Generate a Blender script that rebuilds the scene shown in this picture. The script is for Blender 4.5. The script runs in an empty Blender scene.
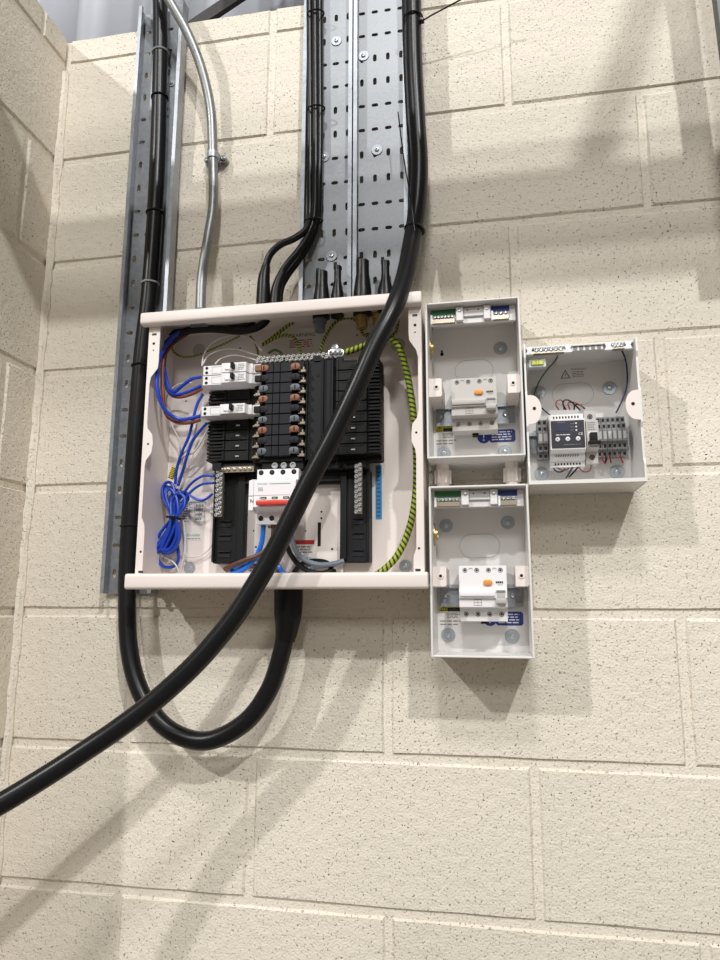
import bpy, bmesh, math, random
from mathutils import Vector, Matrix

# ------------------------------------------------------------------ camera, light, exposure
scene = bpy.context.scene
COL = scene.collection
scene.view_settings.view_transform = 'Standard'
scene.view_settings.look = 'None'
scene.view_settings.gamma = 1.0
scene.view_settings.use_curve_mapping = False
scene.view_settings.exposure = 0.20

CAM = Vector((0.8472, -1.1561, 0.4621))
YAW, PITCH, ROLL = -0.18661, 0.17777, 0.002625
fwd = Vector((math.sin(YAW) * math.cos(PITCH), math.cos(YAW) * math.cos(PITCH), math.sin(PITCH)))
rgt = fwd.cross(Vector((0, 0, 1))).normalized()
upv = rgt.cross(fwd)
r2 = math.cos(ROLL) * rgt + math.sin(ROLL) * upv
u2 = -math.sin(ROLL) * rgt + math.cos(ROLL) * upv
cd = bpy.data.cameras.new('camera')
cd.sensor_fit = 'HORIZONTAL'
cd.sensor_width = 36.0
cd.lens = 35.0
cd.clip_start = 0.02
cam = bpy.data.objects.new('camera', cd)
COL.objects.link(cam)
cam.matrix_world = Matrix(((r2.x, u2.x, -fwd.x, CAM.x), (r2.y, u2.y, -fwd.y, CAM.y), (r2.z, u2.z, -fwd.z, CAM.z), (0, 0, 0, 1)))
scene.camera = cam

world = bpy.data.worlds.new('hall')
scene.world = world
world.use_nodes = True
wb = world.node_tree.nodes['Background']
wb.inputs[0].default_value = (1.0, 0.89, 0.76, 1)
wb.inputs[1].default_value = 0.20


def high_bay_or_fill(loc, watts, size=0.20, color=(0.99, 0.985, 0.975)):
    l = bpy.data.lights.new('high_bay_or_fill_lamp', 'AREA')
    l.shape = 'DISK'
    l.size = size
    l.energy = watts
    l.color = color
    o = bpy.data.objects.new('high_bay_or_fill_lamp', l)
    o.location = loc
    d = Vector((0.7, 0, 0.7)) - Vector(loc)
    o.rotation_euler = d.to_track_quat('-Z', 'Y').to_euler()
    COL.objects.link(o)
    return o


high_bay_or_fill((-3.35, -5.0, 4.80), 195)
high_bay_or_fill((2.85, -4.6, 5.00), 180)
high_bay_or_fill((0.75, -3.45, 5.00), 85, 0.55)
high_bay_or_fill((1.4, -8.6, 4.90), 130, 1.4)  # soft fill lamp added far back to lighten the box interiors


# ------------------------------------------------------------------ materials
def lin(c):
    c = c / 255.0
    return c / 12.92 if c <= 0.04045 else ((c + 0.055) / 1.055) ** 2.4


def rgb(r, g, b):
    return (lin(r), lin(g), lin(b), 1.0)


MATS = {}


def mat(name, color, rough=0.5, metal=0.0, spec=0.5, var=0.06, bump=0.0, bscale=400.0, vscale=30.0):
    m = bpy.data.materials.new(name)
    m.use_nodes = True
    nt = m.node_tree
    b = nt.nodes['Principled BSDF']
    b.inputs['Roughness'].default_value = rough
    b.inputs['Metallic'].default_value = metal
    b.inputs['Specular IOR Level'].default_value = spec
    geo = nt.nodes.new('ShaderNodeNewGeometry')
    nz = nt.nodes.new('ShaderNodeTexNoise')
    nz.inputs['Scale'].default_value = vscale
    nz.inputs['Detail'].default_value = 4
    nt.links.new(geo.outputs['Position'], nz.inputs['Vector'])
    mx = nt.nodes.new('ShaderNodeMix')
    mx.data_type = 'RGBA'
    mx.inputs[6].default_value = tuple(c * (1 - var) for c in color[:3]) + (1,)
    mx.inputs[7].default_value = tuple(min(1, c * (1 + var)) for c in color[:3]) + (1,)
    nt.links.new(nz.outputs['Fac'], mx.inputs[0])
    nt.links.new(mx.outputs[2], b.inputs['Base Color'])
    if bump:
        n2 = nt.nodes.new('ShaderNodeTexNoise')
        n2.inputs['Scale'].default_value = bscale
        n2.inputs['Detail'].default_value = 3
        nt.links.new(geo.outputs['Position'], n2.inputs['Vector'])
        bp = nt.nodes.new('ShaderNodeBump')
        bp.inputs['Strength'].default_value = bump
        bp.inputs['Distance'].default_value = 0.001
        nt.links.new(n2.outputs['Fac'], bp.inputs['Height'])
        nt.links.new(bp.outputs[0], b.inputs['Normal'])
    MATS[name] = m
    return m


def block_mat(name, base, pit_amount, bump):
    """Painted aircrete / dense block: cream paint, fine orange-peel relief, open dark pits."""
    m = bpy.data.materials.new(name)
    m.use_nodes = True
    nt = m.node_tree
    N, L = nt.nodes, nt.links
    b = N['Principled BSDF']
    b.inputs['Roughness'].default_value = 0.72
    b.inputs['Specular IOR Level'].default_value = 0.3
    geo = N.new('ShaderNodeNewGeometry')
    oi = N.new('ShaderNodeObjectInfo')

    def noise(scale, detail, rough=0.5):
        n = N.new('ShaderNodeTexNoise')
        n.inputs['Scale'].default_value = scale
        n.inputs['Detail'].default_value = detail
        n.inputs['Roughness'].default_value = rough
        L.new(geo.outputs['Position'], n.inputs['Vector'])
        return n

    def ramp(src, p0, p1, c0=(0, 0, 0, 1), c1=(1, 1, 1, 1)):
        r = N.new('ShaderNodeValToRGB')
        r.color_ramp.elements[0].position = p0
        r.color_ramp.elements[1].position = p1
        r.color_ramp.elements[0].color = c0
        r.color_ramp.elements[1].color = c1
        L.new(src, r.inputs[0])
        return r

    def math2(op, a, bb):
        n = N.new('ShaderNodeMath')
        n.operation = op
        for i, v in enumerate((a, bb)):
            if isinstance(v, (int, float)):
                n.inputs[i].default_value = v
            else:
                L.new(v, n.inputs[i])
        return n.outputs[0]

    big = noise(3.0, 4)
    fine = noise(300, 4)
    pitn = noise(240, 2, 0.6)
    area = noise(5.0, 3)
    mid = noise(60, 3)
    pit = ramp(pitn.outputs['Fac'], 0.305, 0.365, (1, 1, 1, 1), (0, 0, 0, 1))
    where = ramp(area.outputs['Fac'], 0.42, 0.64)
    keep = math2('ADD', where.outputs[0], 0.22)
    pitf = math2('MULTIPLY', math2('MULTIPLY', pit.outputs[0], keep), pit_amount)
    c = N.new('ShaderNodeMix')
    c.data_type = 'RGBA'
    c.inputs[6].default_value = tuple(v * 0.90 for v in base[:3]) + (1,)
    c.inputs[7].default_value = tuple(min(1, v * 1.08) for v in base[:3]) + (1,)
    L.new(big.outputs['Fac'], c.inputs[0])
    # every block takes the paint a little differently
    v = N.new('ShaderNodeHueSaturation')
    L.new(math2('ADD', math2('MULTIPLY', oi.outputs['Random'], 0.07), 0.965), v.inputs['Value'])
    L.new(c.outputs[2], v.inputs['Color'])
    d = N.new('ShaderNodeMix')
    d.data_type = 'RGBA'
    d.inputs[7].default_value = rgb(92, 80, 64)
    L.new(pitf, d.inputs[0])
    L.new(v.outputs[0], d.inputs[6])
    L.new(d.outputs[2], b.inputs['Base Color'])
    h = math2('SUBTRACT', math2('ADD', math2('MULTIPLY', fine.outputs['Fac'], 0.55), math2('MULTIPLY', mid.outputs['Fac'], 0.8)), math2('MULTIPLY', pit.outputs[0], 0.7))
    bp = N.new('ShaderNodeBump')
    bp.inputs['Strength'].default_value = bump
    bp.inputs['Distance'].default_value = 0.0035
    L.new(h, bp.inputs['Height'])
    L.new(bp.outputs[0], b.inputs['Normal'])
    MATS[name] = m
    return m


def galv_mat(name, base, rough=0.36):
    m = bpy.data.materials.new(name)
    m.use_nodes = True
    nt = m.node_tree
    N, L = nt.nodes, nt.links
    b = N['Principled BSDF']
    b.inputs['Metallic'].default_value = 0.6
    geo = N.new('ShaderNodeNewGeometry')
    vo = N.new('ShaderNodeTexVoronoi')
    vo.inputs['Scale'].default_value = 170
    nz = N.new('ShaderNodeTexNoise')
    nz.inputs['Scale'].default_value = 22
    nz.inputs['Detail'].default_value = 5
    L.new(geo.outputs['Position'], vo.inputs['Vector'])
    L.new(geo.outputs['Position'], nz.inputs['Vector'])
    sep = N.new('ShaderNodeSeparateColor')
    L.new(vo.outputs['Color'], sep.inputs[0])
    ad = N.new('ShaderNodeMath')
    ad.operation = 'MULTIPLY_ADD'
    ad.inputs[1].default_value = 0.35
    L.new(sep.outputs[0], ad.inputs[0])
    L.new(nz.outputs['Fac'], ad.inputs[2])
    mx = N.new('ShaderNodeMix')
    mx.data_type = 'RGBA'
    mx.inputs[6].default_value = tuple(v * 0.72 for v in base[:3]) + (1,)
    mx.inputs[7].default_value = tuple(min(1, v * 1.15) for v in base[:3]) + (1,)
    L.new(ad.outputs[0], mx.inputs[0])
    L.new(mx.outputs[2], b.inputs['Base Color'])
    rr = N.new('ShaderNodeMath')
    rr.operation = 'MULTIPLY_ADD'
    rr.inputs[1].default_value = 0.16
    rr.inputs[2].default_value = rough - 0.06
    L.new(ad.outputs[0], rr.inputs[0])
    L.new(rr.outputs[0], b.inputs['Roughness'])
    MATS[name] = m
    return m


def stripe_mat(name, c1, c2, along, around, duty=0.5, rough=0.45):
    """Two-colour insulation: stripes wound along the wire (UV: u metres along, v turns around)."""
    m = bpy.data.materials.new(name)
    m.use_nodes = True
    nt = m.node_tree
    N, L = nt.nodes, nt.links
    b = N['Principled BSDF']
    b.inputs['Roughness'].default_value = rough
    uv = N.new('ShaderNodeUVMap')
    sp = N.new('ShaderNodeSeparateXYZ')
    L.new(uv.outputs[0], sp.inputs[0])

    def mth(op, a, bb):
        n = N.new('ShaderNodeMath')
        n.operation = op
        for i, v in enumerate((a, bb)):
            if isinstance(v, (int, float)):
                n.inputs[i].default_value = v
            else:
                L.new(v, n.inputs[i])
        return n.outputs[0]
    f = mth('FRACT', mth('ADD', mth('MULTIPLY', sp.outputs[0], along), mth('MULTIPLY', sp.outputs[1], around)), 0)
    s = mth('GREATER_THAN', f, duty)
    mx = N.new('ShaderNodeMix')
    mx.data_type = 'RGBA'
    mx.inputs[6].default_value = c1
    mx.inputs[7].default_value = c2
    L.new(s, mx.inputs[0])
    L.new(mx.outputs[2], b.inputs['Base Color'])
    MATS[name] = m
    return m


block_mat('painted_block', rgb(227, 219, 204), 0.9, 0.85)
block_mat('painted_mortar', rgb(229, 221, 206), 0.2, 0.8)
galv_mat('galvanised', rgb(150, 153, 157), 0.50)
galv_mat('galvanised_bright', rgb(166, 171, 177), 0.40)
galv_mat('conduit_zinc', rgb(140, 142, 142), 0.36)
mat('white_powder', rgb(232, 222, 216), 0.42, var=0.02)
mat('enclosure_grey', rgb(226, 224, 221), 0.38, var=0.02)
mat('device_white', rgb(228, 226, 226), 0.4, var=0.02)
mat('device_bright', rgb(238, 237, 240), 0.38, var=0.02)
mat('device_grey', rgb(186, 182, 177), 0.45, var=0.02)
mat('cable_black', rgb(19, 19, 21), 0.32, spec=0.3, var=0.15)
mat('boot_black', rgb(15, 14, 15), 0.36, spec=0.3, var=0.1)
mat('plastic_black', rgb(12, 13, 14), 0.55, spec=0.3, var=0.1)
mat('plastic_dark', rgb(27, 28, 33), 0.6, spec=0.3, var=0.06)
mat('plastic_slate', rgb(18, 20, 24), 0.58, spec=0.3, var=0.06)
mat('screw_dark', rgb(74, 70, 66), 0.4, 0.6, var=0.1)
mat('hole_dark', rgb(14, 13, 13), 0.8, var=0.05)
mat('wire_blue', rgb(28, 68, 180), 0.38, var=0.08)
mat('wire_blue_bright', rgb(24, 112, 214), 0.36, var=0.05)
mat('wire_brown', rgb(92, 60, 44), 0.42, var=0.08)
mat('wire_rust', rgb(128, 62, 44), 0.42, var=0.08)
mat('wire_white', rgb(212, 208, 204), 0.45, var=0.04)
mat('wire_grey', rgb(112, 122, 134), 0.42, var=0.05)
mat('wire_red', rgb(140, 34, 36), 0.4, var=0.08)
mat('wire_green', rgb(48, 92, 50), 0.42, var=0.08)
mat('wire_navy', rgb(26, 34, 92), 0.4, var=0.08)
mat('wire_yellow', rgb(206, 186, 66), 0.42, var=0.08)
stripe_mat('wire_earth', rgb(158, 172, 46), rgb(34, 48, 22), 125.0, 2.0, 0.58)
stripe_mat('wire_earth_small', rgb(168, 176, 62), rgb(40, 52, 30), 150.0, 1.5, 0.5)
stripe_mat('marker_sleeve', rgb(226, 206, 70), rgb(28, 26, 20), 330.0, 0.0, 0.55)
mat('copper', rgb(128, 86, 64), 0.5, 0.3, var=0.12)
mat('brass', rgb(196, 172, 112), 0.34, 0.8, var=0.1)
mat('phase_grey', rgb(92, 96, 102), 0.5, 0.3, var=0.12)
mat('nickel', rgb(176, 166, 148), 0.35, 0.8, var=0.12)
mat('tin', rgb(206, 210, 214), 0.30, 0.7, var=0.08)
mat('zinc_washer', rgb(174, 183, 190), 0.36, 0.45, var=0.08, vscale=160)
mat('red_handle', rgb(214, 66, 58), 0.4, var=0.03)
mat('green_window', rgb(36, 112, 70), 0.4, var=0.03)
mat('green_label', rgb(34, 116, 58), 0.5, var=0.05)
mat('blue_label', rgb(36, 56, 132), 0.5, var=0.05)
mat('blue_strip', rgb(58, 138, 192), 0.5, var=0.05)
mat('red_label', rgb(186, 40, 44), 0.5, var=0.05)
mat('yellow_label', rgb(214, 202, 64), 0.5, var=0.05)
mat('lime_vial', rgb(200, 208, 62), 0.25, var=0.08)
mat('paper_white', rgb(226, 222, 218), 0.55, var=0.02)
mat('orange_button', rgb(226, 150, 66), 0.4, var=0.04)
mat('ink', rgb(40, 38, 40), 0.6, var=0.03)
mat('ink_grey', rgb(132, 128, 126), 0.6, var=0.03)
mat('ink_green', rgb(70, 150, 112), 0.6, var=0.03)
mat('ink_red', rgb(176, 96, 92), 0.6, var=0.03)
mat('ink_white', rgb(222, 222, 224), 0.5, var=0.02)
mat('display_face', rgb(38, 39, 50), 0.3, var=0.04)
mat('display_window', rgb(46, 48, 76), 0.25, var=0.04)
mat('terminal_grey', rgb(126, 126, 126), 0.5, var=0.05)
mat('terminal_light', rgb(176, 176, 176), 0.5, var=0.04)
mat('cladding_grey', rgb(188, 192, 202), 0.45, var=0.03)
mat('steel_dark', rgb(52, 50, 50), 0.5, 0.3, var=0.1)
mat('steel_green_grey', rgb(96, 100, 98), 0.5, 0.2, var=0.08)
mat('clear_cover', rgb(200, 204, 206), 0.2, var=0.02)


# ------------------------------------------------------------------ mesh helpers
ORG = {}


def new():
    return bmesh.new()


def box(bm, x0, x1, y0, y1, z0, z1, bev=0.0, seg=1):
    r = bmesh.ops.create_cube(bm, size=1.0)
    vs = r['verts']
    for v in vs:
        v.co = Vector((x0 + (v.co.x + .5) * (x1 - x0), y0 + (v.co.y + .5) * (y1 - y0), z0 + (v.co.z + .5) * (z1 - z0)))
    if bev > 0:
        es = list({e for v in vs for e in v.link_edges})
        bmesh.ops.bevel(bm, geom=es, offset=bev, segments=seg, affect='EDGES', profile=0.5)
    return bm


def bbox(x0, x1, y0, y1, z0, z1, bev=0.0, seg=1):
    return box(new(), x0, x1, y0, y1, z0, z1, bev, seg)


def prism(bm, poly, y0, y1, bev=0.0):
    """Outline in X,Z pulled through Y from y0 (back) to y1 (front)."""
    a = [bm.verts.new((p[0], y0, p[1])) for p in poly]
    b = [bm.verts.new((p[0], y1, p[1])) for p in poly]
    n = len(poly)
    fs = [bm.faces.new(a), bm.faces.new(list(reversed(b)))]
    for i in range(n):
        fs.append(bm.faces.new((a[i], b[i], b[(i + 1) % n], a[(i + 1) % n])))
    bmesh.ops.recalc_face_normals(bm, faces=fs)
    if bev:
        es = [bm.edges.get((b[i], b[(i + 1) % n])) for i in range(n)]
        bmesh.ops.bevel(bm, geom=es, offset=bev, segments=2, affect='EDGES', profile=0.5)
    return bm


def profile_x(bm, poly, x0, x1, bev=0.0):
    """Outline in Y,Z pulled along X."""
    a = [bm.verts.new((x0, p[0], p[1])) for p in poly]
    b = [bm.verts.new((x1, p[0], p[1])) for p in poly]
    n = len(poly)
    fs = [bm.faces.new(a), bm.faces.new(list(reversed(b)))]
    for i in range(n):
        fs.append(bm.faces.new((a[i], b[i], b[(i + 1) % n], a[(i + 1) % n])))
    bmesh.ops.recalc_face_normals(bm, faces=fs)
    if bev:
        bmesh.ops.bevel(bm, geom=list({e for f in fs for e in f.edges}), offset=bev, segments=2, affect='EDGES', profile=0.5)
    return bm


def profile_z(bm, poly, z0, z1):
    """Outline in X,Y pulled along Z."""
    a = [bm.verts.new((p[0], p[1], z0)) for p in poly]
    b = [bm.verts.new((p[0], p[1], z1)) for p in poly]
    n = len(poly)
    fs = [bm.faces.new(a), bm.faces.new(list(reversed(b)))]
    for i in range(n):
        fs.append(bm.faces.new((a[i], b[i], b[(i + 1) % n], a[(i + 1) % n])))
    bmesh.ops.recalc_face_normals(bm, faces=fs)
    return bm


def catmull(pts, sub):
    P = [Vector(p) for p in pts]
    if len(P) < 3:
        return P
    P = [P[0] * 2 - P[1]] + P + [P[-1] * 2 - P[-2]]
    out = []
    for i in range(1, len(P) - 2):
        p0, p1, p2, p3 = P[i - 1:i + 3]
        for k in range(sub):
            t = k / sub
            out.append(0.5 * ((2 * p1) + (p2 - p0) * t + (2 * p0 - 5 * p1 + 4 * p2 - p3) * t * t + (3 * p1 - p0 - 3 * p2 + p3) * t ** 3))
    out.append(P[-2])
    return out


def tube(bm, pts, r, seg=10, sub=6, radii=None, smooth=True):
    C = catmull(pts, sub) if smooth else [Vector(p) for p in pts]
    n = len(C)
    if radii:
        R = []
        m = len(radii) - 1
        for i in range(n):
            t = i / (n - 1) * m
            k = min(int(t), m - 1)
            R.append(radii[k] + (radii[k + 1] - radii[k]) * (t - k))
    else:
        R = [r] * n
    uvl = bm.loops.layers.uv.verify()
    T = [(C[min(i + 1, n - 1)] - C[max(i - 1, 0)]).normalized() for i in range(n)]
    nr = T[0].orthogonal().normalized()
    rings = []
    dist = [0.0]
    for i in range(n):
        if i:
            nr = (nr - T[i] * nr.dot(T[i])).normalized()
            dist.append(dist[-1] + (C[i] - C[i - 1]).length)
        bn = T[i].cross(nr)
        rings.append([bm.verts.new(C[i] + (nr * math.cos(2 * math.pi * k / seg) + bn * math.sin(2 * math.pi * k / seg)) * R[i]) for k in range(seg)])
    for i in range(n - 1):
        for k in range(seg):
            k2 = (k + 1) % seg
            f = bm.faces.new((rings[i][k], rings[i][k2], rings[i + 1][k2], rings[i + 1][k]))
            uvs = ((dist[i], k / seg), (dist[i], (k + 1) / seg), (dist[i + 1], (k + 1) / seg), (dist[i + 1], k / seg))
            for lp, q in zip(f.loops, uvs):
                lp[uvl].uv = q
    bm.faces.new(list(reversed(rings[0])))
    bm.faces.new(rings[-1])
    return bm


def lathe(bm, c, prof, seg=20, axis='y'):
    """prof: list of (radius, offset along axis)."""
    rings = []
    for (r, h) in prof:
        ring = []
        for k in range(seg):
            a = 2 * math.pi * k / seg
            if axis == 'y':
                p = (c[0] + r * math.cos(a), c[1] + h, c[2] + r * math.sin(a))
            elif axis == 'z':
                p = (c[0] + r * math.cos(a), c[1] + r * math.sin(a), c[2] + h)
            else:
                p = (c[0] + h, c[1] + r * math.cos(a), c[2] + r * math.sin(a))
            ring.append(bm.verts.new(p))
        rings.append(ring)
    fs = []
    for i in range(len(rings) - 1):
        for k in range(seg):
            k2 = (k + 1) % seg
            fs.append(bm.faces.new((rings[i][k], rings[i][k2], rings[i + 1][k2], rings[i + 1][k])))
    fs.append(bm.faces.new(rings[0]))
    fs.append(bm.faces.new(rings[-1]))
    bmesh.ops.recalc_face_normals(bm, faces=fs)
    return bm


def disc(bm, x, y, z, r, h, seg=14):
    """Short cylinder facing the room: from y to y-h."""
    return lathe(bm, (x, y, z), [(r, 0), (r, -h * 0.8), (r * 0.92, -h)], seg)


def oval(cx, cz, hw, hh, n=28):
    """Stadium outline, flat top and bottom, in X,Z."""
    out = []
    for k in range(n):
        a = 2 * math.pi * k / n
        dx = hw - hh
        out.append((cx + (dx if math.cos(a) >= 0 else -dx) + hh * math.cos(a), cz + hh * math.sin(a)))
    return out


def mesh_of(name, bm, m, smooth=True, angle=38):
    me = bpy.data.meshes.new(name)
    bm.to_mesh(me)
    bm.free()
    if smooth:
        for p in me.polygons:
            p.use_smooth = True
        me.set_sharp_from_angle(angle=math.radians(angle))
    me.materials.append(MATS[m])
    return me


def put(name, me, loc, parent=None, rot=None):
    o = bpy.data.objects.new(name, me)
    COL.objects.link(o)
    loc = Vector(loc)
    ORG[o] = loc
    if parent is not None:
        o.parent = parent
        o.location = loc - ORG[parent]
    else:
        o.location = loc
    if rot:
        o.rotation_euler = rot
    return o


def obj(name, bm, m, parent=None, smooth=True, angle=38):
    """One mesh object; its origin sits at the middle of its own geometry."""
    me = mesh_of(name, bm, m, smooth, angle)
    xs = [v.co for v in me.vertices]
    c = Vector((0, 0, 0))
    for i in range(3):
        c[i] = (min(v[i] for v in xs) + max(v[i] for v in xs)) / 2
    me.transform(Matrix.Translation(-c))
    return put(name, me, c, parent)


def tag(o, label=None, cat=None, group=None, kind=None):
    if label:
        o['label'] = label
    if cat:
        o['category'] = cat
    if group:
        o['group'] = group
    if kind:
        o['kind'] = kind
    return o


def thing(name, loc, label, cat, group=None):
    o = put(name, None, loc)
    o.empty_display_size = 0.02
    return tag(o, label, cat, group)


_font = {}


def text(name, s, size, x, y, z, m, parent, label=None):
    """Printed lettering: a very thin mesh lying on a surface that faces the room."""
    key = (s, m)
    if key not in _font:
        cu = bpy.data.curves.new('lettering', 'FONT')
        cu.body = s
        cu.size = 1.0
        cu.align_x = 'CENTER'
        cu.align_y = 'CENTER'
        cu.extrude = 0.004
        cu.resolution_u = 2
        t = bpy.data.objects.new('lettering', cu)
        COL.objects.link(t)
        dg = bpy.context.evaluated_depsgraph_get()
        me = bpy.data.meshes.new_from_object(t.evaluated_get(dg))
        bpy.data.objects.remove(t)
        bpy.data.curves.remove(cu)
        me.materials.clear()
        me.materials.append(MATS[m])
        _font[key] = me
    o = put(name, _font[key], (x, y, z), parent, (math.pi / 2, 0, 0))
    o.scale = (size, size, size)
    return tag(o, label)


def print_lines(parent, x0, x1, z0, z1, y, rows, m='ink_grey', name='printed_text', seed=1, fill=0.5):
    """Fine print too small to read: rows of short word-length strokes."""
    rnd = random.Random(seed)
    bm = new()
    pitch = (z1 - z0) / rows
    for i in range(rows):
        zc = z1 - (i + .5) * pitch
        x = x0
        end = x1 - rnd.random() * (x1 - x0) * 0.25
        while x < end:
            w = min((0.10 + rnd.random() * 0.22) * (x1 - x0), end - x)
            if w > 0.0006:
                box(bm, x, x + w, y - 0.0002, y, zc - pitch * fill / 2, zc + pitch * fill / 2)
            x += w + 0.05 * (x1 - x0)
    return obj(name, bm, m, parent, smooth=False)


def washer_screw(parent, x, z, y=-0.004, r=0.0108, name='penny_washer', m='zinc_washer'):
    w = obj(name, lathe(new(), (x, y, z), [(r, 0), (r, -.0012), (r * .96, -.0016), (0.0045, -.0016)], 24), m, parent)
    s = new()
    lathe(s, (x, y - .0016, z), [(0.0042, 0), (0.0042, -.001), (0.0030, -.0024), (0.0016, -.0026), (0.0012, -.0012)], 14)
    obj('screw', s, 'tin', w)
    return w


def wire(name, pts, r, m, label, group=None, seg=8, sub=6, cat='wire'):
    return tag(obj(name, tube(new(), pts, r, seg, sub), m), label, cat, group)


random.seed(4)

# ------------------------------------------------------------------ the setting: block walls, cladding, steel
JT = 0.0125      # joint width
CH = 0.225       # course height


def block_mesh(w, h, seed, th=0.03):
    """A block seen from its front face (facing -Y), centre at origin, arrises slightly worn."""
    rnd = random.Random(seed)
    bm = new()
    nx = max(3, int(w / 0.05))
    nz = max(2, int(h / 0.05))
    ring = []
    for i in range(nx):
        ring.append((-w / 2 + w * i / nx, -h / 2))
    for i in range(nz):
        ring.append((w / 2, -h / 2 + h * i / nz))
    for i in range(nx):
        ring.append((w / 2 - w * i / nx, h / 2))
    for i in range(nz):
        ring.append((-w / 2, h / 2 - h * i / nz))
    outer, inner, back = [], [], []
    for (x, z) in ring:
        jx, jz = rnd.uniform(-.0012, .0012), rnd.uniform(-.0012, .0012)
        outer.append(bm.verts.new((x + jx, 0.0034, z + jz)))
        back.append(bm.verts.new((x + jx, th, z + jz)))
        k = 0.0022 + rnd.random() * 0.0018
        sx = 1 if x > w / 2 - .001 else (-1 if x < -w / 2 + .001 else 0)
        sz = 1 if z > h / 2 - .001 else (-1 if z < -h / 2 + .001 else 0)
        inner.append(bm.verts.new((x - sx * k, rnd.uniform(-.0003, .0005), z - sz * k)))
    n = len(ring)
    for i in range(n):
        j = (i + 1) % n
        bm.faces.new((outer[i], outer[j], inner[j], inner[i]))
        bm.faces.new((back[i], back[j], outer[j], outer[i]))
    bm.faces.new(inner)
    bmesh.ops.recalc_face_normals(bm, faces=bm.faces[:])
    return mesh_of('block', bm, 'painted_block', True, 22)


_blk = {}


def block(parent, w, h, loc, rot=None):
    k = (round(w, 3), round(h, 3), random.randint(0, 2))
    if k not in _blk:
        _blk[k] = block_mesh(w, h, hash(k) & 0xffff)
    return put('block', _blk[k], loc, parent, rot)


ZTOP = 1.636
XR = 2.25
wall_back = obj('wall_back', bbox(-0.12, XR, 0.0036, 0.095, -0.675, ZTOP - 0.002), 'painted_mortar', smooth=False)
tag(wall_back, 'cream painted blockwork wall that carries the electrical boards', None, None, 'structure')
tag(wall_back, None, 'wall')


def course(z0, z1, first):
    xs = [0.0] + [v for v in (first + .45 * i for i in range(8)) if v < XR] + [XR]
    for a, b in zip(xs, xs[1:]):
        wa = a + (JT / 2 if a > 0 else 0.001)
        wb = b - JT / 2
        if wb - wa < 0.03:
            continue
        block(wall_back, wb - wa, z1 - z0 - JT, ((wa + wb) / 2, 0, (z0 + z1) / 2))


for k in range(-3, 7):
    course(k * CH, (k + 1) * CH, .225 if k % 2 else .45)
for a, b in zip([0, .45, .90, 1.35, 1.8], [.45, .90, 1.35, 1.8, XR]):
    block(wall_back, b - a - JT, ZTOP - 1.575 - JT / 2, ((a + b) / 2, 0, (1.575 + JT / 2 + ZTOP) / 2))

PIER = 0.325
wall_left = obj('wall_left', bbox(-0.095, -0.0036, -PIER, 0.0, -0.675, ZTOP - 0.002), 'painted_mortar', smooth=False)
tag(wall_left, 'cream painted blockwork return wall at the left corner', 'wall', None, 'structure')
RZ = (0, 0, math.pi / 2)
for k in range(-3, 7):
    z = (k + .5) * CH
    ys = [0.0, -.095, -PIER] if k % 2 else [0.0, -PIER]
    for a, b in zip(ys, ys[1:]):
        ya = a - (JT / 2 if a < 0 else 0.0)
        yb = b + (JT / 2 if b > -PIER + .01 else 0.0)
        block(wall_left, ya - yb, CH - JT, (0, (ya + yb) / 2, z), RZ)
for a, b in ((0, -.078), (-.082, -PIER)):
    block(wall_left, a - b - .003, ZTOP - 1.575 - JT / 2, (0, (a + b) / 2, (1.575 + JT / 2 + ZTOP) / 2), RZ)


# mortar fillet in the corner, with a ragged cracked edge
def fillet():
    rnd = random.Random(9)
    bm = new()
    prev = None
    z = -0.66
    while z < 1.56:
        wx = 0.0095 + rnd.uniform(-.0022, .0022)
        wy = 0.012 + rnd.uniform(-.002, .002)
        ring = [bm.verts.new(p) for p in ((0.0, -wy, z), (0.0055, -wy * .75, z), (wx * .8, -0.0052, z), (wx, -0.0035, z), (wx, 0.0, z))]
        if prev:
            for i in range(4):
                bm.faces.new((prev[i], prev[i + 1], ring[i + 1], ring[i]))
        prev = ring
        z += rnd.uniform(.016, .034)
    bmesh.ops.recalc_face_normals(bm, faces=bm.faces[:])
    return bm


fl = obj('trim_1', fillet(), 'painted_mortar', None, True, 30)
tag(fl, 'narrow cracked mortar fillet running down the wall corner', 'trim', None, 'structure')


# profiled grey cladding behind the top of the wall
def cladding():
    bm = new()
    yb, yf = 0.19, 0.155
    xs = []
    x = -1.2
    while x < 2.6:
        xs += [(x, yb), (x + .030, yf), (x + .058, yf), (x + .088, yb), (x + .197, yb), (x + .203, yb - .006), (x + .221, yb - .006), (x + .227, yb)]
        x += 0.333
    a = [bm.verts.new((p[0] + .078, p[1], 1.30)) for p in xs]
    b = [bm.verts.new((p[0] + .078, p[1], 3.20)) for p in xs]
    for i in range(len(xs) - 1):
        bm.faces.new((a[i], a[i + 1], b[i + 1], b[i]))
    bmesh.ops.recalc_face_normals(bm, faces=bm.faces[:])
    return bm


cl = obj('wall_cladding', cladding(), 'cladding_grey', None, True, 10)
sm = cl.modifiers.new('sheet', 'SOLIDIFY')
sm.thickness = 0.0012
tag(cl, 'grey profiled steel cladding above the blockwork', 'cladding', None, 'structure')


def bar_between(bm, p, q, w, t):
    """Flat bar from p to q, width w in the X,Z plane, thickness t in Y."""
    p, q = Vector(p), Vector(q)
    d = q - p
    n = Vector((-d.z, 0, d.x)).normalized() * w / 2
    prof = [(p + n), (q + n), (q - n), (p - n)]
    a = [bm.verts.new((v.x, v.y + t / 2, v.z)) for v in prof]
    b = [bm.verts.new((v.x, v.y - t / 2, v.z)) for v in prof]
    bm.faces.new(a)
    bm.faces.new(list(reversed(b)))
    for i in range(4):
        bm.faces.new((a[i], b[i], b[(i + 1) % 4], a[(i + 1) % 4]))
    bmesh.ops.recalc_face_normals(bm, faces=bm.faces[:])
    return bm


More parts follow.
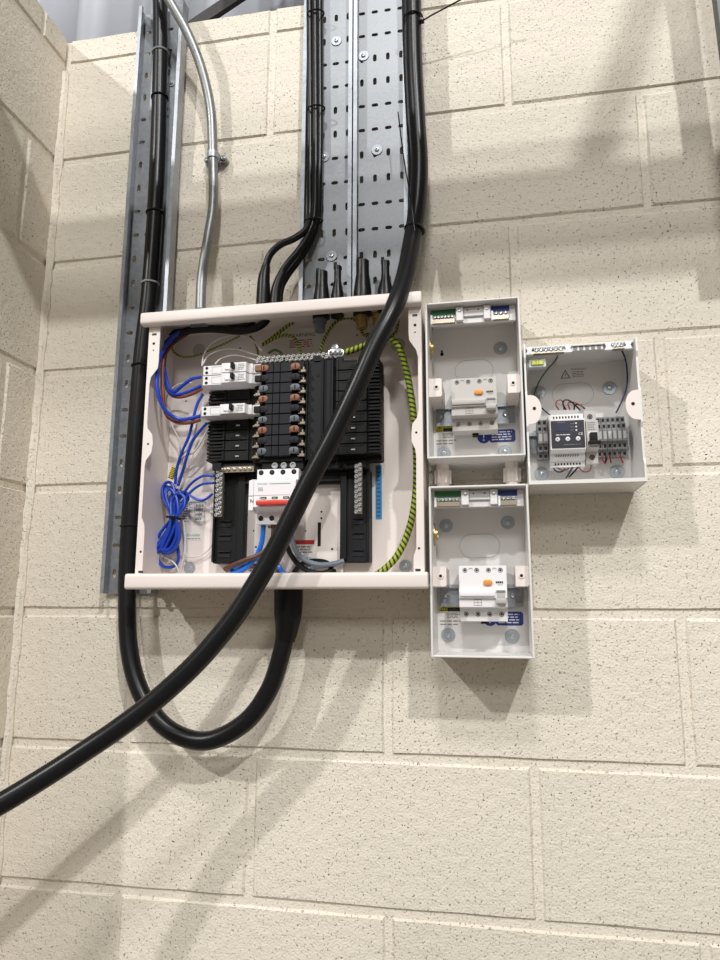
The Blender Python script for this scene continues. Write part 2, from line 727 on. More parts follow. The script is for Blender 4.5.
BR = [(0.2375, 0.1200, 1.7529), (0.3209, 0.1200, 1.8004)]
b0, b1 = Vector(BR[0]), Vector(BR[1])
br = bar_between(new(), b0 - (b1 - b0) * 1.0, b0 + (b1 - b0) * 8.0, 0.028, 0.012)
tag(obj('steel_brace', br, 'steel_dark', None, False), 'dark steel brace slanting up behind the top of the wall', 'brace')

# steelwork of the hall just above the view: its rails throw the soft bands across the wall
sg = new()
profile_x(sg, [(-.47, 1.462), (-.53, 1.462), (-.53, 1.606), (-.47, 1.606), (-.47, 1.590), (-.522, 1.590), (-.522, 1.478), (-.47, 1.478)], -1.3, 2.6)
tag(obj('sheeting_rail', sg, 'steel_green_grey', None, False), 'long grey steel rail running across above the boards', 'rail')
DR = [(1.2260, -0.1000, 1.3092), (1.2235, -0.1000, 1.4229)]
d0, d1 = Vector(DR[0]), Vector(DR[1])
dd = (d1 - d0).normalized()
dr = bar_between(new(), d0 + Vector((.020, 0, 0)) - dd * .26, d0 + Vector((.020, 0, 0)) + dd * .55, 0.040, 0.02)
tag(obj('steel_strut', dr, 'steel_green_grey', None, False), 'dark grey steel strut at the top right corner', 'strut')
hb = new()
tube(hb, [(1.385, -.9, 1.93), (1.402, -.9, 1.984), (1.483, -.9, 2.209), (1.60, -.9, 2.52), (1.70, -.9, 2.85)], .028, 10)  # unseen tube added to cast the slanting shadow on the right of the wall
tag(obj('unseen_shadow_tube', hb, 'steel_dark'), 'unseen dark tube added above the boards to cast a slanting shadow', 'shadow caster')


# ------------------------------------------------------------------ perforated cable trays
def stadium_hit(a, r, ang, vertical):
    """Distance from the centre to the edge of a slot (half straight length a, radius r) at angle ang."""
    c, s = math.cos(ang), math.sin(ang)
    lo, hi = 0.0, a + r + .001
    for _ in range(26):
        m = (lo + hi) / 2
        x, z = m * c, m * s
        if vertical:
            x, z = z, x
        d = math.hypot(max(abs(x) - a, 0), z)
        if d < r:
            lo = m
        else:
            hi = m
    return lo


def slotted(bm, x0, x1, z0, z1, y, cols, zstart, pitch, shift):
    cw = (x1 - x0) / cols
    hw, hh = cw / 2, pitch / 2
    ca = math.atan2(hh, hw)
    ang = sorted([ca, math.pi - ca, -ca, ca - math.pi] + [k * math.pi / 8 - math.pi + .001 for k in range(16)])
    row = 0
    z = zstart
    while z > z0 + hh * 1.02:
        vert = ((row + shift) // 2) % 2 == 0
        for c in range(cols):
            cx = x0 + (c + .5) * cw
            inn, out = [], []
            for a in ang:
                d = stadium_hit(0.0044 if vert else 0.0030, 0.0034, a, vert)
                inn.append(bm.verts.new((cx + d * math.cos(a), y, z + d * math.sin(a))))
                k = min(hw / max(abs(math.cos(a)), 1e-6), hh / max(abs(math.sin(a)), 1e-6))
                out.append(bm.verts.new((cx + k * math.cos(a), y, z + k * math.sin(a))))
            n = len(ang)
            for i in range(n):
                j = (i + 1) % n
                bm.faces.new((inn[i], inn[j], out[j], out[i]))
        z -= pitch
        row += 1
    ztop = zstart + hh
    zbot = z + hh
    for a, b in ((ztop, z1), (z0, zbot)):
        if b - a > .001:
            v = [bm.verts.new(p) for p in ((x0, y, a), (x1, y, a), (x1, y, b), (x0, y, b))]
            bm.faces.new(v)
    bmesh.ops.remove_doubles(bm, verts=bm.verts[:], dist=.00005)
    bmesh.ops.recalc_face_normals(bm, faces=bm.faces[:])
    return bm


def cable_tray(x0, x1, z0, z1, yb, depth, zstart, shift, label, lip=0.007, group=None):
    t = thing('cable_tray', ((x0 + x1) / 2, yb, z0), label, 'cable tray', group)
    b = obj('tray_base', slotted(new(), x0, x1, z0, z1, yb, 4, zstart, .05, shift), 'galvanised', t, False)
    s = b.modifiers.new('sheet', 'SOLIDIFY')
    s.thickness = 0.0012
    s.offset = 0
    yf = yb - depth
    th = 0.0013
    for sgn, xe in ((1, x0), (-1, x1)):
        f = new()
        poly = [(xe, yb + .0006), (xe, yf), (xe + sgn * lip, yf), (xe + sgn * lip, yf + .005), (xe + sgn * (lip - th), yf + .005), (xe + sgn * (lip - th), yf + th), (xe + sgn * th, yf + th), (xe + sgn * th, yb - .0006)]
        profile_z(f, poly, z0, z1)
        obj('side_flange', f, 'galvanised_bright', t, False)
    return t


tray_l = cable_tray(.176, .272, .482, 1.660, -.008, .024, 1.617, 2, 'narrow galvanised cable tray near the corner carrying one thick cable')
tray_m = cable_tray(.523, .618, .958, 2.205, -.012, .020, 2.179, 0, 'galvanised cable tray carrying three black cables above the board')
tray_r = cable_tray(.6205, .7195, .958, 2.205, -.012, .020, 2.1795, 2, 'galvanised cable tray nearest the thick feeder cable, mostly bare')
for tr, pts in ((tray_m, [(0.5833, -0.0130, 1.5278), (0.5616, -0.0130, 1.2841), (0.5779, -0.0130, 1.0839)]), (tray_r, [(0.6360, -0.0130, 1.4865), (0.6615, -0.0130, 1.2857)])):
    for p in pts:
        washer_screw(tr, p[0], p[2], -.0127, .0105, 'penny_washer', 'galvanised_bright')
for p in [(0.2455, -0.0090, 1.4911)]:
    washer_screw(tray_l, p[0], p[2], -.0087, .008, 'penny_washer', 'galvanised_bright')


# ------------------------------------------------------------------ thick cables
def rise(p, z=2.6):
    """Carry a run on straight up beyond its first point."""
    n = 4
    return [(p[0][0], p[0][1], p[0][2] + (z - p[0][2]) * (n - k) / n) for k in range(n)] + list(p)


def ring_tie(parent, c, d, r, m='cable_black', w=0.0025, name='cable_tie'):
    """A tie drawn round a cable at c, cable direction d."""
    d = Vector(d).normalized()
    a = d.orthogonal().normalized()
    b = d.cross(a)
    pts = [Vector(c) + (a * math.cos(t) + b * math.sin(t)) * r for t in [2 * math.pi * k / 20 for k in range(21)]]
    bm = tube(new(), pts, w, 6, 1, smooth=False)
    return obj(name, bm, m, parent)


pts = [(0.2084, -0.0320, 1.8112), (0.2212, -0.0320, 1.6657), (0.2278, -0.0300, 1.5510), (0.2350, -0.0280, 1.2982), (0.2342, -0.0280, 1.0506), (0.2257, -0.0280, 0.8967), (0.2233, -0.0290, 0.6094), (0.2296, -0.0340, 0.4708), (0.2444, -0.0400, 0.3798), (0.2752, -0.0460, 0.3134), (0.3248, -0.0520, 0.2658), (0.3905, -0.0560, 0.2504), (0.4529, -0.0560, 0.2782), (0.4920, -0.0540, 0.3275), (0.5114, -0.0520, 0.3846), (0.5180, -0.0500, 0.4314), (0.5202, -0.0500, 0.4869)]
c1 = tag(obj('power_cable', tube(new(), rise(pts), .0148, 18, 8), 'cable_black'),
         'thick black cable down the left tray looping up under the main board', 'cable')
for c, m in zip([(0.2284, -0.0300, 1.5441), (0.2319, -0.0290, 1.4434), (0.2357, -0.0280, 1.1971), (0.2341, -0.0280, 1.0526), (0.2250, -0.0280, 0.8929), (0.2236, -0.0290, 0.5988)], ('tin', 'cable_black', 'cable_black', 'tin', 'cable_black', 'cable_black')):
    ring_tie(c1, c, (0.03, 0, -1), .0156, m, .0019)
bt = [(0.5209, -0.0500, 0.4901), (0.5214, -0.0500, 0.4710), (0.5210, -0.0500, 0.4472), (0.5198, -0.0500, 0.4267), (0.5172, -0.0510, 0.4064)]
obj('heat_shrink_boot', tube(new(), bt, .02, 18, 5, radii=[.0235, .0235, .0225, .019, .0158]), 'boot_black', c1)

pts = [(0.7343, -0.0480, 1.6878), (0.7348, -0.0480, 1.5683), (0.7352, -0.0480, 1.4321), (0.7392, -0.0480, 1.3103), (0.7427, -0.0500, 1.2203), (0.7389, -0.0560, 1.1407), (0.7302, -0.0700, 1.0687), (0.7205, -0.1000, 0.9864), (0.7052, -0.1280, 0.9202), (0.6788, -0.1420, 0.8588), (0.6488, -0.1480, 0.7863), (0.6124, -0.1500, 0.7090), (0.5766, -0.1520, 0.6406), (0.5462, -0.1550, 0.5759), (0.5232, -0.1570, 0.5285), (0.4977, -0.1600, 0.4846), (0.4687, -0.1650, 0.4383), (0.4216, -0.1720, 0.3812), (0.3652, -0.1780, 0.3289), (0.3134, -0.1870, 0.2887), (0.2730, -0.1970, 0.2604), (0.2251, -0.2150, 0.2273), (0.1722, -0.2400, 0.1928), (0.1127, -0.2750, 0.1588), (0.0431, -0.3400, 0.1365)]
c2 = tag(obj('power_cable', tube(new(), rise(pts), .0150, 20, 8), 'cable_black'),
         'thick black cable sweeping diagonally in front of the open main board', 'cable')
ties = [(0.7343, -0.0480, 1.5175), (0.7340, -0.0640, 1.0900)]
ring_tie(c2, ties[0], (.02, 0, -1), .0175, 'cable_black', .0016)
ring_tie(c2, ties[1], (-.2, -.2, -1), .0162, 'cable_black', .0022)
obj('tie_tail', tube(new(), [(0.7513, -0.0550, 1.5038), (0.7698, -0.0600, 1.5084), (0.7971, -0.0650, 1.5154), (0.8276, -0.0700, 1.5237), (0.8733, -0.0750, 1.5350)], .0016, 6, 4), 'cable_black', c2)
obj('tie_tail', tube(new(), [(0.7367, -0.0820, 1.0777), (0.7298, -0.0750, 1.1394), (0.7175, -0.0660, 1.2222), (0.7069, -0.0600, 1.3216)], .0012, 6, 4), 'cable_black', c2)
obj('tie_head', bbox(*[v for v in ([(0.7522, -0.0550, 1.5047)][0][0] - .004, [(0.7522, -0.0550, 1.5047)][0][0] + .003)], -.060, -.050, [(0.7522, -0.0550, 1.5047)][0][2] - .003, [(0.7522, -0.0550, 1.5047)][0][2] + .003, .0008), 'cable_black', c2)

pts = [(0.7179, -0.0360, 1.7041), (0.7196, -0.0360, 1.5828), (0.7212, -0.0360, 1.4446), (0.7255, -0.0370, 1.3204), (0.7292, -0.0380, 1.2300), (0.7277, -0.0400, 1.1516), (0.7221, -0.0420, 1.0942), (0.7147, -0.0420, 1.0446), (0.7093, -0.0450, 0.9740)]
tag(obj('power_cable', tube(new(), rise(pts), .0075, 14, 8), 'cable_black'), 'thinner black cable tucked along the tray behind the thick feeder cable', 'cable')

trio = [
    ('left one of the three black cables in the middle tray, curving into the board', [(0.5288, -0.0300, 1.7487), (0.5330, -0.0300, 1.6114), (0.5375, -0.0300, 1.3937), (0.5403, -0.0310, 1.2279), (0.5421, -0.0340, 1.1621), (0.5404, -0.0460, 1.1241), (0.5204, -0.0520, 1.1035), (0.4930, -0.0520, 1.0928), (0.4749, -0.0520, 1.0754), (0.4664, -0.0520, 1.0475), (0.4644, -0.0520, 1.0192), (0.4645, -0.0520, 0.9816)], .0062),
    ('middle one of the three black cables in the middle tray, dropping behind its neighbour', [(0.5421, -0.0340, 1.7417), (0.5451, -0.0340, 1.6054), (0.5491, -0.0340, 1.3889), (0.5515, -0.0340, 1.2246), (0.5511, -0.0360, 1.1540), (0.5437, -0.0440, 1.1132), (0.5270, -0.0480, 1.0820), (0.5097, -0.0500, 1.0597), (0.4955, -0.0500, 1.0383), (0.4869, -0.0500, 1.0126), (0.4859, -0.0500, 0.9808)], .0062),
    ('right one of the three black cables in the middle tray, ending behind the board', [(0.5498, -0.0250, 1.7499), (0.5522, -0.0250, 1.6128), (0.5543, -0.0250, 1.4806), (0.5563, -0.0250, 1.3322), (0.5563, -0.0260, 1.2091), (0.5539, -0.0280, 1.1446), (0.5384, -0.0300, 1.0982), (0.5191, -0.0320, 1.0681), (0.5016, -0.0340, 1.0417), (0.4916, -0.0360, 1.0187), (0.4887, -0.0360, 0.9868)], .0062),
]
for i, (lab, p, r) in enumerate(trio):
    o = tag(obj('black_cable', tube(new(), rise(p), r, 14, 8), 'cable_black'), lab, 'cable', 'black cables in the middle tray')
    if i == 0:
        obj('cable_boot', tube(new(), [(0.4646, -0.0520, 0.9798), (0.4647, -0.0520, 1.0098), (0.4650, -0.0520, 1.0324), (0.4680, -0.0520, 1.0550)], .01, 14, 4, radii=[.0125, .012, .0105, .0075]), 'boot_black', o)
    if i == 1:
        obj('cable_boot', tube(new(), [(0.4859, -0.0500, 0.9789), (0.4871, -0.0500, 1.0050), (0.4921, -0.0500, 1.0253), (0.4991, -0.0500, 1.0417)], .01, 14, 4, radii=[.0105, .0095, .0085, .0072]), 'boot_black', o)
        for c in [(0.5465, -0.0340, 1.5742), (0.5504, -0.0340, 1.3699), (0.5495, -0.0360, 1.1425)]:
            bm = new()
            for k in range(1):
                a = [(c[0] + .0165 * math.cos(t), c[1] + .0105 * math.sin(t), c[2]) for t in [2 * math.pi * j / 20 for j in range(21)]]
                tube(bm, a, .0016, 6, 1, smooth=False)
            obj('cable_tie', bm, 'cable_black', o)

# spare shrouded glands standing on the top of the board
for lab, p, w0, w1, h in (
        ('wide cut-off black gland shroud, leftmost of the row on the board top', [(0.5696, -0.0500, 0.9888)][0], .0135, .0105, .046),
        ('slim black gland shroud with a narrow neck, second in the row on the board top', [(0.5980, -0.0500, 0.9883)][0], .0105, .0062, .055),
        ('tallest black gland shroud with a ragged tip, third in the row on the board top', [(0.6419, -0.0500, 0.9883)][0], .0145, .0115, .060),
        ('black gland shroud beside the thick cable, rightmost on the board top', [(0.6817, -0.0500, 0.9867)][0], .0125, .0070, .058)):
    t = thing('gland_shroud', (p[0], p[1], .950), lab, 'cable gland', 'spare shrouded glands on the board top')
    h += p[2] - .950
    w0 *= 1.12
    prof = [(w0, 0), (w0, h * .30), (w0 * .97, h * .42), (w1 * 1.12, h * .66), (w1, h * .76), (w1, h), (w1 * .72, h), (w1 * .68, h * .8), (.0005, h * .78)]
    obj('shroud', lathe(new(), (p[0], p[1], .950), prof, 16, 'z'), 'boot_black', t)
    bm = new()
    for k in range(4):
        a = k * 1.6 + .4
        box(bm, p[0] + w1 * .7 * math.cos(a) - .0028, p[0] + w1 * .7 * math.cos(a) + .0028, p[1] + w1 * .7 * math.sin(a) - .0022, p[1] + w1 * .7 * math.sin(a) + .0022, .950 + h * .93, .950 + h * (1.0 + .035 * (k % 3)), .0006)
    obj('cut_tip', bm, 'boot_black', t)

# ------------------------------------------------------------------ conduit with its saddle
pts = [(0.2059, -0.0950, 1.7434), (0.2439, -0.0850, 1.6551), (0.2709, -0.0750, 1.6038), (0.2963, -0.0620, 1.5559), (0.3173, -0.0480, 1.5030), (0.3309, -0.0360, 1.4517), (0.3401, -0.0280, 1.3980), (0.3444, -0.0250, 1.3395), (0.3472, -0.0240, 1.2869), (0.3504, -0.0240, 1.2343), (0.3512, -0.0260, 1.1877), (0.3480, -0.0320, 1.1360), (0.3458, -0.0400, 1.0841), (0.3447, -0.0460, 1.0383), (0.3470, -0.0500, 0.9825)]
cn = tag(obj('conduit', tube(new(), rise(pts), .0092, 18, 8), 'conduit_zinc'), 'bent galvanised steel conduit dropping into the left of the board top', 'conduit')
ln = [(0.3460, -0.0500, 0.9959)][0]
obj('lock_nut', lathe(new(), (ln[0], ln[1], .950), [(.0165, 0), (.0165, .006), (.012, .008), (.012, .014)], 8, 'z'), 'conduit_zinc', cn)
sc = [(0.3464, -0.0240, 1.3060)][0]
sd = thing('conduit_saddle', (sc[0], -.004, sc[2]), 'galvanised saddle clip holding the bent conduit to the wall', 'saddle')
bm = new()
prism(bm, oval(sc[0], sc[2], .024, .0075), -.0001, -.005, .0006)
obj('base_plate', bm, 'galvanised', sd)
bm = new()
arc = [(sc[0] - .0200, -.013), (sc[0] - .0115, -.013)] + [(sc[0] - .0108 * math.cos(t), -.0245 - .0108 * math.sin(t)) for t in [k * math.pi / 10 for k in range(11)]] + [(sc[0] + .0115, -.013), (sc[0] + .0200, -.013)]
arc2 = [(sc[0] + .0200, -.0115), (sc[0] + .0098, -.0115)] + [(sc[0] + .0096 * math.cos(t), -.0245 - .0096 * math.sin(t)) for t in [k * math.pi / 10 for k in range(11)]] + [(sc[0] - .0098, -.0115), (sc[0] - .0200, -.0115)]
profile_z(bm, arc + arc2, sc[2] - .0065, sc[2] + .0065)
obj('strap', bm, 'galvanised_bright', sd)
for s in (-1, 1):
    bm = lathe(new(), (sc[0] + s * .0165, -.0045, sc[2]), [(.0062, 0), (.0062, -.0085), (.0048, -.0085), (.0048, -.0115), (.0030, -.0125), (.0012, -.0118)], 14)
    obj('screw', bm, 'conduit_zinc', sd)

# ------------------------------------------------------------------ main distribution board shell
MX0, MX1, MZ0, MZ1 = .276, .7465, .494, .9575
board = thing('distribution_board', ((MX0 + MX1) / 2, -.002, MZ0), 'large open white metal distribution board with its cover removed', 'board')
bm = new()
box(bm, MX0, MX1, -.0035, -.002, MZ0, MZ1)
obj('back_panel', bm, 'white_powder', board, False)


def ear_profile(side):
    """Front flange outline: wide ears top, middle and bottom, narrow between."""
    x0 = MX0 if side < 0 else MX1
    s = 1 if side < 0 else -1
    w, n = .0205, .0060
    key = [(MZ0 + .004, .0125), (.535, .0125), (.580, .0125), (.592, .0115), (.604, n), (.690, n), (.700, .0075), (.712, .0165), (.728, .0185), (.744, .0165), (.755, .0075), (.765, n), (.832, n), (.845, .008), (.860, w - .001), (.872, w), (MZ1 - .004, w)]
    if side > 0:
        key = [(MZ0 + .004, .0165), (.535, .0165), (.548, .0120), (.690, .0105), (.702, .0120), (.714, .0175), (.728, .0175), (.742, .016), (.752, .0085), (.764, n), (.852, n), (.864, .009), (.880, w - .001), (.890, w), (MZ1 - .004, w)]
    pts = [(x0, MZ1 - .004), (x0, MZ0 + .004)] + [(x0 + s * wd, z) for z, wd in key]
    return pts if side < 0 else list(reversed(pts))


for side in (-1, 1):
    xe = MX0 if side < 0 else MX1
    bm = new()
    xa, xb = (xe, xe + .0014) if side < 0 else (xe - .0014, xe)
    box(bm, xa, xb, -.0975, -.0035, MZ0 + .002, MZ1 - .002)
    sp = obj('side_panel', bm, 'white_powder', board, False)
    bm = new()
    prism(bm, ear_profile(side), -.0965, -.0982)
    fp = obj('front_flange', bm, 'white_powder', sp, False)
    bm = new()
    s = 1 if side < 0 else -1
    for z, dx, r in ((.905, .010, .0024), (.893, .010, .0012), (.728, .010, .0018), (.548, .008, .0018)):
        obj('fixing_hole', disc(new(), xe + s * dx, -.0981, z, r, .0006, 10), 'hole_dark', sp, False)
    for z in (.920, .5135):
        obj('slot_hole', bbox(xe + s * .010 - .004, xe + s * .010 + .004, -.0987, -.098, z, z + .0035), 'steel_dark', sp, False)

# end plates with rolled lips that overhang the sides
for name, x0, x1, z0, z1, up in (('top_end_plate', .2655, .7485, .9355, .9575, 1), ('bottom_end_plate', .2660, .7525, .4870, .5120, -1)):
    bm = new()
    ya, yb = -.0985, -.1130
    r = .005
    prof = []
    for cy, cz, a0 in ((yb + r, z0 + r, math.pi), (yb + r, z1 - r, math.pi / 2)):
        for k in range(5):
            a = a0 + (k / 4) * math.pi / 2 if a0 == math.pi else a0 + (k / 4) * math.pi / 2
            prof.append((cy + r * math.cos(a) if True else 0, cz + r * math.sin(a)))
    # order: from back-top round the front to back-bottom
    arc_t = [(yb + r - r * math.sin(k / 4 * math.pi / 2), z1 - r + r * math.cos(k / 4 * math.pi / 2)) for k in range(5)]
    arc_b = [(yb + r - r * math.cos(k / 4 * math.pi / 2), z0 + r - r * math.sin(k / 4 * math.pi / 2)) for k in range(5)]
    prof = [(ya, z1)] + arc_t + arc_b + [(ya, z0)]
    profile_x(bm, prof, x0, x1)
    box(bm, x0 + .010, x1 - .004, -.0990, -.0020, *((z1 - .0035, z1 - .002) if up > 0 else (z0 + .005, z0 + .0065)))
    bmesh.ops.bevel(bm, geom=[e for e in bm.edges if abs(e.verts[0].co.x - e.verts[1].co.x) < 1e-6 and abs(e.verts[0].co.x - x0) < 1e-5 or abs(e.verts[0].co.x - x1) < 1e-5 and abs(e.verts[0].co.x - e.verts[1].co.x) < 1e-6], offset=.0022, segments=2, affect='EDGES', profile=.5)
    obj(name, bm, 'white_powder', board)

for p in [(0.3280, -0.0050, 0.5261), (0.7064, -0.0050, 0.5266)]:
    washer_screw(board, p[0], p[2], -.0035, .0105)
for p in [(0.3268, -0.0040, 0.9257), (0.6965, -0.0040, 0.9099)]:
    obj('knockout', disc(new(), p[0], -.0034, p[2], .0125, .0006, 20), 'device_grey', board)
bm = new()
for p in [(0.4064, -0.0040, 0.9242), (0.3060, -0.0040, 0.8292), (0.6236, -0.0040, 0.9336), (0.6383, -0.0040, 0.6898), (0.6402, -0.0040, 0.5157)]:
    obj('rivet_hole', disc(new(), p[0], -.0034, p[2], .0016, .0004, 8), 'hole_dark', board, False)

# stickers on the back panel
wl = obj('warning_label', bbox(.492, .560, -.0040, -.0035, .912, .950), 'paper_white', board, False)
text('warning_text', 'WARNING', .0095, .524, -.0042, .9405, 'ink', wl)
print_lines(wl, .500, .550, .917, .933, -.0040, 4, 'ink_red', seed=5)
tl = obj('rating_label', bbox(.309, .3545, -.0040, -.0035, .603, .645), 'paper_white', board, False)
bm = new()
for k in range(5):
    box(bm, .322, .352, -.0043, -.0040, .6065 + k * .0088, .6070 + k * .0088)
for k in range(4):
    box(bm, .322 + k * .0098, .3226 + k * .0098, -.0043, -.0040, .6065, .6420)
obj('table_rule', bm, 'ink_grey', tl, False)
print_lines(tl, .3105, .3205, .606, .642, -.0040, 8, 'ink_grey', seed=8)
print_lines(tl, .334, .350, .608, .640, -.0040, 4, 'ink_grey', seed=18)
ml = obj('maker_label', bbox(.312, .349, -.0039, -.0035, .574, .590), 'paper_white', board, False)
text('maker_text', 'Schneider', .0075, .3305, -.0041, .5835, 'ink_green', ml)
print_lines(ml, .315, .346, .5755, .579, -.0039, 1, 'ink_grey', seed=28)
bs = obj('blue_number_strip', bbox(.6565, .6672, -.0041, -.0035, .6050, .6970), 'blue_strip', board, False)
print_lines(bs, .6585, .6655, .607, .695, -.0041, 13, 'blue_label', seed=4, fill=.35)
el = obj('earth_symbol_label', bbox(.656, .672, -.0039, -.0035, .812, .828), 'paper_white', board, False)
bm = new()
box(bm, .6625, .6655, -.0041, -.0039, .814, .820)
box(bm, .6595, .6685, -.0041, -.0039, .820, .8208)
box(bm, .658, .670, -.0041, -.0039, .8245, .8258)
obj('earth_symbol', bm, 'ink', el, False)

# ------------------------------------------------------------------ busbar chassis
ch = thing('busbar_chassis', (.52, -.02, .690), 'black busbar chassis with grey phase covers in the middle of the board', 'busbar')
ROW = [.857 - .018 * i for i in range(9)]
obj('chassis_body', box(box(box(bbox(.372, .674, -.030, -.020, .697, .868, .002), .548, .674, -.045, -.030, .697, .868, .002), .456, .548, -.060, -.045, .697, .868, .002), .470, .545, -.066, -.060, .697, .868), 'plastic_black', ch, False)
bm = new()
box(bm, .548, .598, -.058, -.045, .698, .872, .002)
box(bm, .5480, .5510, -.064, -.058, .698, .870, .0008)
box(bm, .5755, .5785, -.064, -.058, .698, .874, .0008)
box(bm, .592, .596, -.067, -.058, .698, .874, .001)
prism(bm, oval(.566, .8735, .008, .006), -.046, -.058)
prism(bm, oval(.604, .8715, .006, .004), -.046, -.058)
obj('spine', bm, 'plastic_slate', ch)
bm = new()
disc(bm, .567, -.0579, .845, .0035, .0008, 12)
for z in ROW:
    disc(bm, .5535, -.0579, z - .004, .0026, .0007, 8)
obj('spine_hole', bm, 'hole_dark', ch, False)

cov = mesh_of('phase_cover', box(box(box(bbox(-.0125, .0002, -.004, .0045, -.0083, .0083, .0006), .0008, .0122, -.004, .0045, -.0083, .0083, .0006), .0128, .0330, -.0035, .0045, -.0083, .0083, .0006), -.0125, .0330, -.001, .0045, -.0086, .0086), 'plastic_dark', False)
tabm = mesh_of('terminal', prism(prism(new(), oval(0, 0, .0082, .0056, 20), .003, -.0026, .0006), [(-.0082, -.0056), (.0082, -.0056), (.0082, .002), (-.0082, .002)], .003, -.0012), 'copper', True)
slot = mesh_of('terminal_slot', bbox(-.0008, .0008, -.0006, .0006, -.0032, .0032), 'hole_dark', False)
cols3 = ('copper', 'plastic_dark', 'phase_grey')
tms = {}
for c in cols3:
    me = tabm.copy()
    me.materials.clear()
    me.materials.append(MATS[c])
    tms[c] = me
screw_me = mesh_of('stab_screw', box(box(bbox(-.0045, .0045, -.006, .004, -.0020, .0028, .0006), -.0080, -.0045, -.003, .004, -.0012, .0012), -.0012, .0012, -.004, .003, .0028, .0075), 'nickel', False)
for i, z in enumerate(ROW):
    put('phase_cover', cov, (.4935, -.071, z), ch)
    for x in (.4775, .5325):
        t = put('terminal', tms[cols3[i % 3]], (x, -.0735, z), ch)
        put('terminal_slot', slot, (x, -.0763, z), t)
    put('stab_screw', screw_me, (.5455, -.067, z - .0082), ch)
    if i not in (0, 1, 4):
        put('stab_screw', screw_me, (.4665, -.065, z - .0082), ch, (0, 0, math.pi) if False else None)

# blanked ways: right bank and the empty ways on the left
bm = bbox(-.0375, .0160, -.0665, -.044, -.0083, .0083, .0006)
box(bm, .0160, .0290, -.0620, -.044, -.0083, .0083)
for k in range(3):
    box(bm, .0180, .0370, -.0680 + .002 * (k % 2), -.046, -.0078 + k * .0056, -.0040 + k * .0056, .0005)
box(bm, -.0360, -.0330, -.0685, -.0665, -.0083, .0083)
box(bm, -.0280, .0130, -.0672, -.0660, .0052, .0064)
box(bm, .0120, .0148, -.0690, -.0665, -.0075, .0075)
way = mesh_of('way_blank', bm, 'plastic_black', False)
wscr = mesh_of('way_screw', bbox(-.0034, .0034, -.0008, .0008, -.0013, .0013, .0004), 'tin', False)
whole = mesh_of('way_slot', box(bbox(-.0060, .0036, -.0003, .0004, -.0022, .0022), -.0120, .0040, -.0002, .0004, -.0045, -.0038), 'hole_dark', False)
for i, z in enumerate(ROW):
    w = put('way_blank', way, (.6375, 0, z), ch)
    put('way_slot', whole, (.6315, -.0668, z - .001), w)
    if i > 4:
        put('way_screw', wscr, (.6300, -.0672, z - .001), w)
bm = bbox(-.0200, .0260, -.0500, -.024, -.0083, .0083, .0006)
box(bm, .0260, .0500, -.0480, -.024, -.0086, .0086)
box(bm, .0235, .0262, -.0525, -.0480, -.0086, .0086)
for k in range(3):
    box(bm, -.0490, -.0200, -.0520 + .002 * (k % 2), -.024, -.0080 + k * .0056, -.0040 + k * .0056, .0005)
box(bm, -.0200, -.0175, -.0525, -.0495, -.0080, .0080)
wayl = mesh_of('way_blank', bm, 'plastic_black', False)
for i, z in enumerate(ROW):
    if i in (0, 1, 4):
        continue
    w = put('way_blank', wayl, (.4195, 0, z), ch)
    put('way_slot', whole, (.4225, -.0502, z - .001), w)
    if i > 4:
        put('way_screw', wscr, (.4255, -.0506, z - .001), w)
# lower links between the chassis and the main switch
obj('link_block', box(box(bbox(.384, .650, -.048, -.022, .684, .700, .002), .474, .546, -.062, -.048, .683, .700, .001), .384, .400, -.056, -.048, .688, .700), 'plastic_black', ch, False)
for x in (.497, .5125, .528):
    bm = lathe(new(), (x, -.062, .6905), [(.0052, 0), (.0052, -.0022), (.0030, -.0022), (.0030, -.0006), (.0004, -.0005)], 16)
    obj('link_ring', bm, 'tin', ch)
bm = new()
for x in (.404, .411, .421, .432, .440, .449):
    lathe(bm, (x, -.048, .6895), [(.0030, 0), (.0030, -.003), (.0016, -.0034), (.0010, -.0022)], 10)
box(bm, .398, .456, -.0495, -.048, .6845, .6945)
obj('link_strip', bm, 'nickel', ch)

